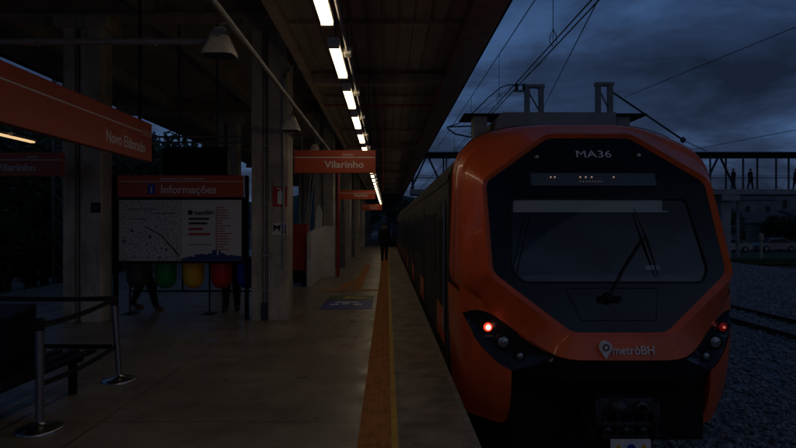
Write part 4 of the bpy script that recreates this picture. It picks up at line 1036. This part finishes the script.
o = MB().lathe(tuple(U(683, 140, 22)), [(0.02, -0.12), (0.09, -0.06), (0.1, 0), (0.09, 0.06), (0.02, 0.12)], 12).build('stay_insulator', M_dsteel, smooth=True); tag(o, 'small round insulator on the heavy stay', 'insulator')
M_mast = mat('mast_steel', (0.20, 0.20, 0.19), 0.6, metal=0.3, var=0.3, vscale=5)
def mast(xa, xb, Y, zt, lb):
    T = thing('catenary_mast', ((xa+xb)/2, Y, -1.2), lb, 'mast', 'catenary masts')
    g = MB().box(xa-0.09, xa+0.09, Y-0.09, Y+0.09, -1.25, zt); g.box(xb-0.09, xb+0.09, Y-0.09, Y+0.09, -1.25, zt); g.build('post', M_mast, T)
    MB().box(xa-0.12, xb+0.12, Y-0.11, Y+0.11, zt, zt+0.12).build('cap_beam', M_mast, T)
    g = MB()
    z = zt-0.05; f_ = True
    while z > 0:
        g.tube([((xa if f_ else xb), Y, z), ((xb if f_ else xa), Y, z-0.95)], 0.03, 6); z -= 0.95; f_ = not f_
    g.build('lacing', M_mast, T); return T
a = U(527, 88, 22); b_ = U(541, 88, 22); mL = mast(a.x, b_.x, 22, a.z, 'left lattice mast frame above the train roof with insulator arm')
a = U(598, 86, 22); b_ = U(610, 86, 22); mast(a.x, b_.x, 22, a.z, 'right lattice mast frame above the train roof')
g = MB().tube([U(530, 91, 22), U(514, 91, 22)], 0.045, 8); g.build('bracket_arm', M_mast, mL)
for px in (516.5, 524):
    p = U(px, 90, 22); MB().lathe(tuple(p), [(0.03, 0), (0.08, 0.04), (0.04, 0.08), (0.08, 0.12), (0.04, 0.16), (0.08, 0.2), (0.03, 0.25)], 12).build('insulator', M_black, mL, smooth=True)
wire([U(541, 90, 22), U(533, 86.5, 22), U(522, 85, 22), U(508, 85, 22), U(500, 88, 22), U(488, 98, 22), U(474, 112, 22), U(458, 124, 22), U(447, 127, 22)], 0.022, 'curved registration tube reaching left from the mast insulators', 'registration_tube', 'tube')
wire([U(447, 127, 22), U(477, 126, 22)], 0.03, 'short level tube left of the roof fairing', 'registration_tube', 'tube')
wire([U(447, 128, 22), U(455, 134, 22), U(470, 137, 22), U(490, 137, 22)], 0.03, 'drooping steady arm low at the left of the train roof', 'steady_arm', 'tube')
wire([U(546, 60, 60), U(380, 190, 100)], 0.02, 'distant thin wire converging behind the canopy')
# left lattice mast
xL = -11.4
T = thing('lattice_mast', (-11.45, 20, -1.2), 'pale lattice mast standing beyond the left platform edge', 'mast')
g = MB()
for xx in (-11.65, -11.3): g.box(xx-0.035, xx+0.035, 19.97, 20.03, -1.2, 7)
g.build('chord', M_mast, T)
g = MB(); z = -1.2; f_ = True
while z < 6.8:
    g.tube([(-11.65 if f_ else -11.3, 20, z), (-11.3 if f_ else -11.65, 20, z+0.4)], 0.02, 6); z += 0.4; f_ = not f_
g.build('lacing', M_mast, T)
o = MB().tube([(-11.2, -9, 4.3), (-11.2, 90, 4.3)], 0.012, 6).build('overhead_wire', M_wire); tag(o, 'contact wire of the track at the far left', 'wire')

# ------------------------------------------------------------------ footbridge
Yb = 49.0
T = thing('footbridge', (22, Yb, -1.2), 'covered pedestrian footbridge crossing the tracks at the right', 'footbridge')
zd = U(0, 190, Yb).z; zr = U(0, 155, Yb).z
MB().box(2.0, 60, Yb-1.3, Yb+1.3, zd-0.45, zd, bev=0.03).build('deck', M_cback, T)
MB().prism([(Yb-1.6, zr-0.12), (Yb+1.6, zr-0.12), (Yb+1.65, zr), (Yb, zr+0.28), (Yb-1.65, zr)], 2.0, 60, 'X').build('roof', M_black, T)
g = MB(); x = 2.2; 
while x < 60:
    for yy in (Yb-1.22, Yb+1.22): g.box(x-0.06, x+0.06, yy-0.05, yy+0.05, zd, zr-0.12)
    x += 2.75
g.build('roof_post', M_dsteel, T)
g = MB()
for yy in (Yb-1.22, Yb+1.22):
    for zz in (0.25, 0.6, 0.95, 1.1): g.tube([(2.0, yy, zd+zz), (60, yy, zd+zz)], 0.025, 6)
g.build('railing', M_dsteel, T)
g = MB(); x = 2.0; f_ = True
while x < 28.5:
    g.tube([(x, Yb-1.3, zd if f_ else zr-0.15), (x+1.35, Yb-1.3, zr-0.15 if f_ else zd)], 0.09, 6); x += 1.35; f_ = not f_
g.build('truss_diagonals', M_dsteel, T)
for xx in (6.0, 28.7, 44):
    g = MB().box(xx-0.42, xx+0.42, Yb-0.5, Yb+0.5, -1.3, zd-0.452); g.box(xx-0.75, xx+0.75, Yb-1.2, Yb+1.2, zd-0.95, zd-0.455); g.build('pier', M_cback, T)
for i, (px, st) in enumerate(((729, 0.1), (746, 0.25), (791, 0.3))):
    x = (px-VX)/F*Yb
    person((x, Yb-0.6, zd), R(90 if i % 2 else -90), ['person on the footbridge above the pier', 'dark figure on the footbridge right of the pier', 'figure on the footbridge at the right picture edge'][i], stride=st, shoe=M_cloth, h=1.75, group='people crossing the footbridge', detail=False)

# ------------------------------------------------------------------ things under and beyond the bridge
g = MB().tube([(30.6, 50, -1.2), (30.6, 50, 4.0)], 0.14, 10, radii=[0.16, 0.12]); tag(g.build('concrete_post', M_cback, smooth=True), 'slim concrete lamp post under the footbridge', 'post')
g = MB().lathe((31.0, 47.5, -1.2), [(0.12, 0), (0.12, 1.6), (0.2, 1.62), (0.2, 2.1), (0.05, 2.2)], 12); tag(g.build('marker_post', mat('marker_pale', (0.35, 0.33, 0.2), 0.6), smooth=True), 'pale rounded signal post on the grass below the footbridge', 'post')
def car(lb, m):
    T = thing('parked_car', (0, 0, 0), lb, 'car', 'cars parked beyond the grass')
    side = [(-2.1, 0.28), (-2.15, 0.62), (-2.0, 0.82), (-1.25, 0.92), (-0.75, 1.38), (0.7, 1.44), (1.45, 0.98), (2.05, 0.88), (2.12, 0.5), (2.08, 0.28)]
    g = MB(); vs = []; ws_ = (-0.84, -0.78, 0.78, 0.84)
    for xx, k in ((-0.85, 0.0), (-0.80, 1), (0.80, 1), (0.85, 0)):
        for (a, z) in side: t = 0.04*k*0 ; ins = 0.14*max(0, (z-0.92))/0.5; vs.append((a, (abs(xx)-ins)*(1 if xx > 0 else -1), z + (0.02*k if z > 0.6 else 0)))
    n = len(side); fs = [tuple(range(n)), tuple(range(4*n-1, 3*n-1, -1))]
    for j in range(3):
        for i in range(n): fs.append((j*n+i, j*n+(i+1) % n, (j+1)*n+(i+1) % n, (j+1)*n+i))
    g.add(vs, fs); g.build('body', m, T, smooth=True, angle=30)
    g = MB()
    for sy in (-1, 1):
        q = lambda z: sy*(0.862-0.14*max(0, z-0.92)/0.5)
        g.add([(-1.15, q(.95), 0.95), (-0.72, q(1.35), 1.33), (0.66, q(1.38), 1.37), (1.3, q(.98), 0.98)], [(0, 1, 2, 3)])
    g.build('side_windows', M_sglass, T)
    g = MB().add([(-1.27, -0.7, 0.96), (-0.80, -0.62, 1.41), (-0.80, 0.62, 1.41), (-1.27, 0.7, 0.96)], [(0, 1, 2, 3)]); g.add([(1.46, -0.7, 1.03), (0.75, -0.62, 1.47), (0.75, 0.62, 1.47), (1.46, 0.7, 1.03)], [(0, 1, 2, 3)]); g.build('windscreen', M_sglass, T)
    for xx in (-1.35, 1.3):
        for sy in (-0.8, 0.8):
            w = MB().lathe((xx, sy, 0.32), [(0.32, -0.1), (0.32, 0.1)], 20, axis='Y').build('wheel', M_rub, T); MB().lathe((xx, sy, 0.32), [(0.19, -0.108), (0.19, 0.108)], 16, axis='Y').build('rim', M_steel, w)
    for sy in (-0.6, 0.6): MB().box(-2.17, -2.1, sy-0.16, sy+0.16, 0.62, 0.76).build('headlight', M_lens, T)
    return T
c1 = car('pale silver car parked beyond the grass under the footbridge, left of the row', mat('car_silver', (0.2, 0.21, 0.22), 0.3, metal=0.5)); c1.location = (36.0, 60.5, -1.2)
c2 = car('white car parked beyond the grass, middle of the row', mat('car_white', (0.2, 0.2, 0.21), 0.3)); c2.location = (41.5, 61.5, -1.2)
c3 = car('dark car parked beyond the grass, right end of the row', mat('car_dark', (0.05, 0.055, 0.07), 0.3)); c3.location = (47.0, 60.5, -1.2); c3.rotation_euler = (0, 0, R(180))
M_wallw = mat('house_wall', (0.2, 0.205, 0.21), 0.85, var=0.3, vscale=0.5)
M_tile = mat('roof_tile', (0.10, 0.07, 0.06), 0.85, var=0.3, vscale=2)
def house(x0, x1, y0, y1, z0, h, lb, nw=4, gable=True):
    T = thing('house', ((x0+x1)/2, (y0+y1)/2, z0), lb, 'house', 'houses beyond the tracks')
    MB().box(x0, x1, y0, y1, z0, z0+h).build('wall', M_wallw, T)
    if gable: MB().prism([(y0-0.4, z0+h), (y1+0.4, z0+h), ((y0+y1)/2, z0+h+1.5)], x0-0.4, x1+0.4, 'X').build('roof', M_tile, T)
    else: MB().box(x0-0.2, x1+0.2, y0-0.2, y1+0.2, z0+h, z0+h+0.25).build('roof', M_cback, T)
    for k in range(nw):
        xx = x0 + (x1-x0)*(k+0.5)/nw; w = MB().box(xx-0.55, xx+0.55, y0-0.03, y0-0.004, z0+h*0.35, z0+h*0.72).build('window', M_sglass, T)
        MB().box(xx-0.65, xx+0.65, y0-0.08, y0-0.032, z0+h*0.35-0.1, z0+h*0.35).build('sill', M_cback, w)
house(40, 52, 72, 82, -1.5, 3.4, 'long pale low house behind the parked cars')
house(56, 68, 76, 86, -1.5, 3.8, 'pale house farther right behind the cars')
house(78, 92, 135, 147, 2.5, 5, 'small pale house on the slope above the trees', 3)
house(95, 108, 140, 152, 3.5, 6, 'flat roofed pale house on the slope at the right', 3, False)
hm = mat('slope_green', (0.03, 0.04, 0.028), 0.95, var=0.5, vscale=0.1)
o = MB().add([(30, 95, -1.65), (260, 95, -1.65), (260, 240, 11), (20, 240, 9), (260, 420, 6), (20, 420, 5)], [(0, 1, 2, 3), (3, 2, 4, 5)]).build('hill_slope', hm); tag(o, kind='structure')

# ------------------------------------------------------------------ trees
def tree_proto(seed, h, cr, leafm, nl=2600, leaf=0.22):
    rs_ = np.random.RandomState(seed); rnd = random.Random(seed)
    T = thing('tree', (0, 0, 0), 'x', 'tree')
    g = MB(); top = h*0.62
    trunk = [(0, 0, 0), (0.05*h*0.3, 0, h*0.25), (0, 0.02*h, h*0.45), (0.02*h, 0, top)]
    g.tube(trunk, 0.2, 9, radii=[0.035*h, 0.024*h, 0.018*h, 0.01*h])
    cl = []
    for k in range(11):
        a = rnd.uniform(0, 6.28); r = cr*rnd.uniform(0.25, 0.8); z = h*rnd.uniform(0.45, 0.9)
        e = (r*math.cos(a), r*math.sin(a), z); g.tube([(0, 0.01*h, h*rnd.uniform(0.3, 0.5)), (e[0]*0.5, e[1]*0.5, z*0.82), e], 0.05, 6, radii=[0.012*h, 0.008*h, 0.003*h]); cl.append((e, cr*rnd.uniform(0.28, 0.5)))
    cl.append(((0, 0, h*0.85), cr*0.5))
    g.build('trunk', M_bark, T, smooth=True)
    V = []; Fc = []
    for i in range(nl):
        c, r = cl[rs_.randint(len(cl))]
        d = rs_.normal(size=3); d /= np.linalg.norm(d); p = np.array(c) + d*r*rs_.uniform(0.35, 1.05)*np.array([1, 1, 0.75])
        u = rs_.normal(size=3); u /= np.linalg.norm(u); w = np.cross(u, rs_.normal(size=3)); w /= np.linalg.norm(w); s_ = leaf*rs_.uniform(0.6, 1.3)
        k = len(V); V += [tuple(p-u*s_), tuple(p+w*s_*0.5), tuple(p+u*s_), tuple(p-w*s_*0.5)]; Fc.append((k, k+1, k+2, k+3))
    me = bpy.data.meshes.new('crown'); me.from_pydata(V, [], Fc); me.materials.append(leafm); me.update()
    o = bpy.data.objects.new('crown', me); COL.objects.link(o); o.parent = T
    return T
TP = [tree_proto(1, 7.5, 3.0, M_leaf[0]), tree_proto(2, 9, 3.6, M_leaf[1], 3000), tree_proto(3, 6, 2.7, M_leaf[0], 2200)]
used = [False]*3
def tree(x, y, z, k, s, lb, grp):
    if not used[k]:
        used[k] = True; t = TP[k]; t.location = (x, y, z); t.scale = (s, s, s); t['label'] = lb; t['group'] = grp; return
    dup(TP[k], (x, y, z), lb, rz=rnd.uniform(0, 6.28), scale=(s, s, s), group=grp)
rnd = random.Random(21)
for i in range(20):
    x = 30 + 3.0*i + rnd.uniform(-1, 1); y = rnd.uniform(70, 92)
    tree(x, y, -1.5, i % 3, rnd.uniform(0.5, 0.78), 'dark bushy tree in the belt beyond the footbridge and parked cars', 'trees beyond the footbridge')
for i in range(13):
    x = 31 + 2.3*i
    if 41 < x < 49: continue
    tree(x + rnd.uniform(-.6, .6), rnd.uniform(67.5, 70.5), -1.5, i % 3, rnd.uniform(0.55, 0.75), 'dark bushy tree just behind the parked cars', 'trees behind the parked cars')
for i in range(14):
    tree(60 + 7*i, rnd.uniform(150, 175), 4, i % 3, rnd.uniform(0.7, 1.0), 'dark tree on the far slope at the right', 'trees on the far slope')
for i in range(20):
    tree(-14.5 - rnd.uniform(0, 3), 8 + 2.1*i, -1.6, i % 3, rnd.uniform(0.68, 0.85) + 0.022*i, 'dark tree beyond the track at the left of the station', 'trees left of the station')
for i in range(8):
    tree(-3 + 3.2*i, 112 + rnd.uniform(0, 12), -1.5, i % 3, rnd.uniform(0.9, 1.25), 'dim tree at the far end of the platform', 'trees at the end of the platform')
for i in range(26):
    tree(-12.9 + rnd.uniform(-0.3, 0.5), 8 + 1.15*i, -1.5, i % 3, rnd.uniform(0.38, 0.5), 'bushy dark hedge plant along the left track', 'hedge along the left track')
for i in range(6):
    o_ = (-12.6 + rnd.uniform(-0.4, 0.4), 9.5 + 1.7*i, -1.3); 
    tree(*o_, 2, 0.33, 'low leafy shrub beside the left track', 'shrubs beside the left track')

# ------------------------------------------------------------------ render
S.render.engine = 'CYCLES'
S.cycles.use_denoising = True
S.cycles.max_bounces = 6; S.cycles.transparent_max_bounces = 12
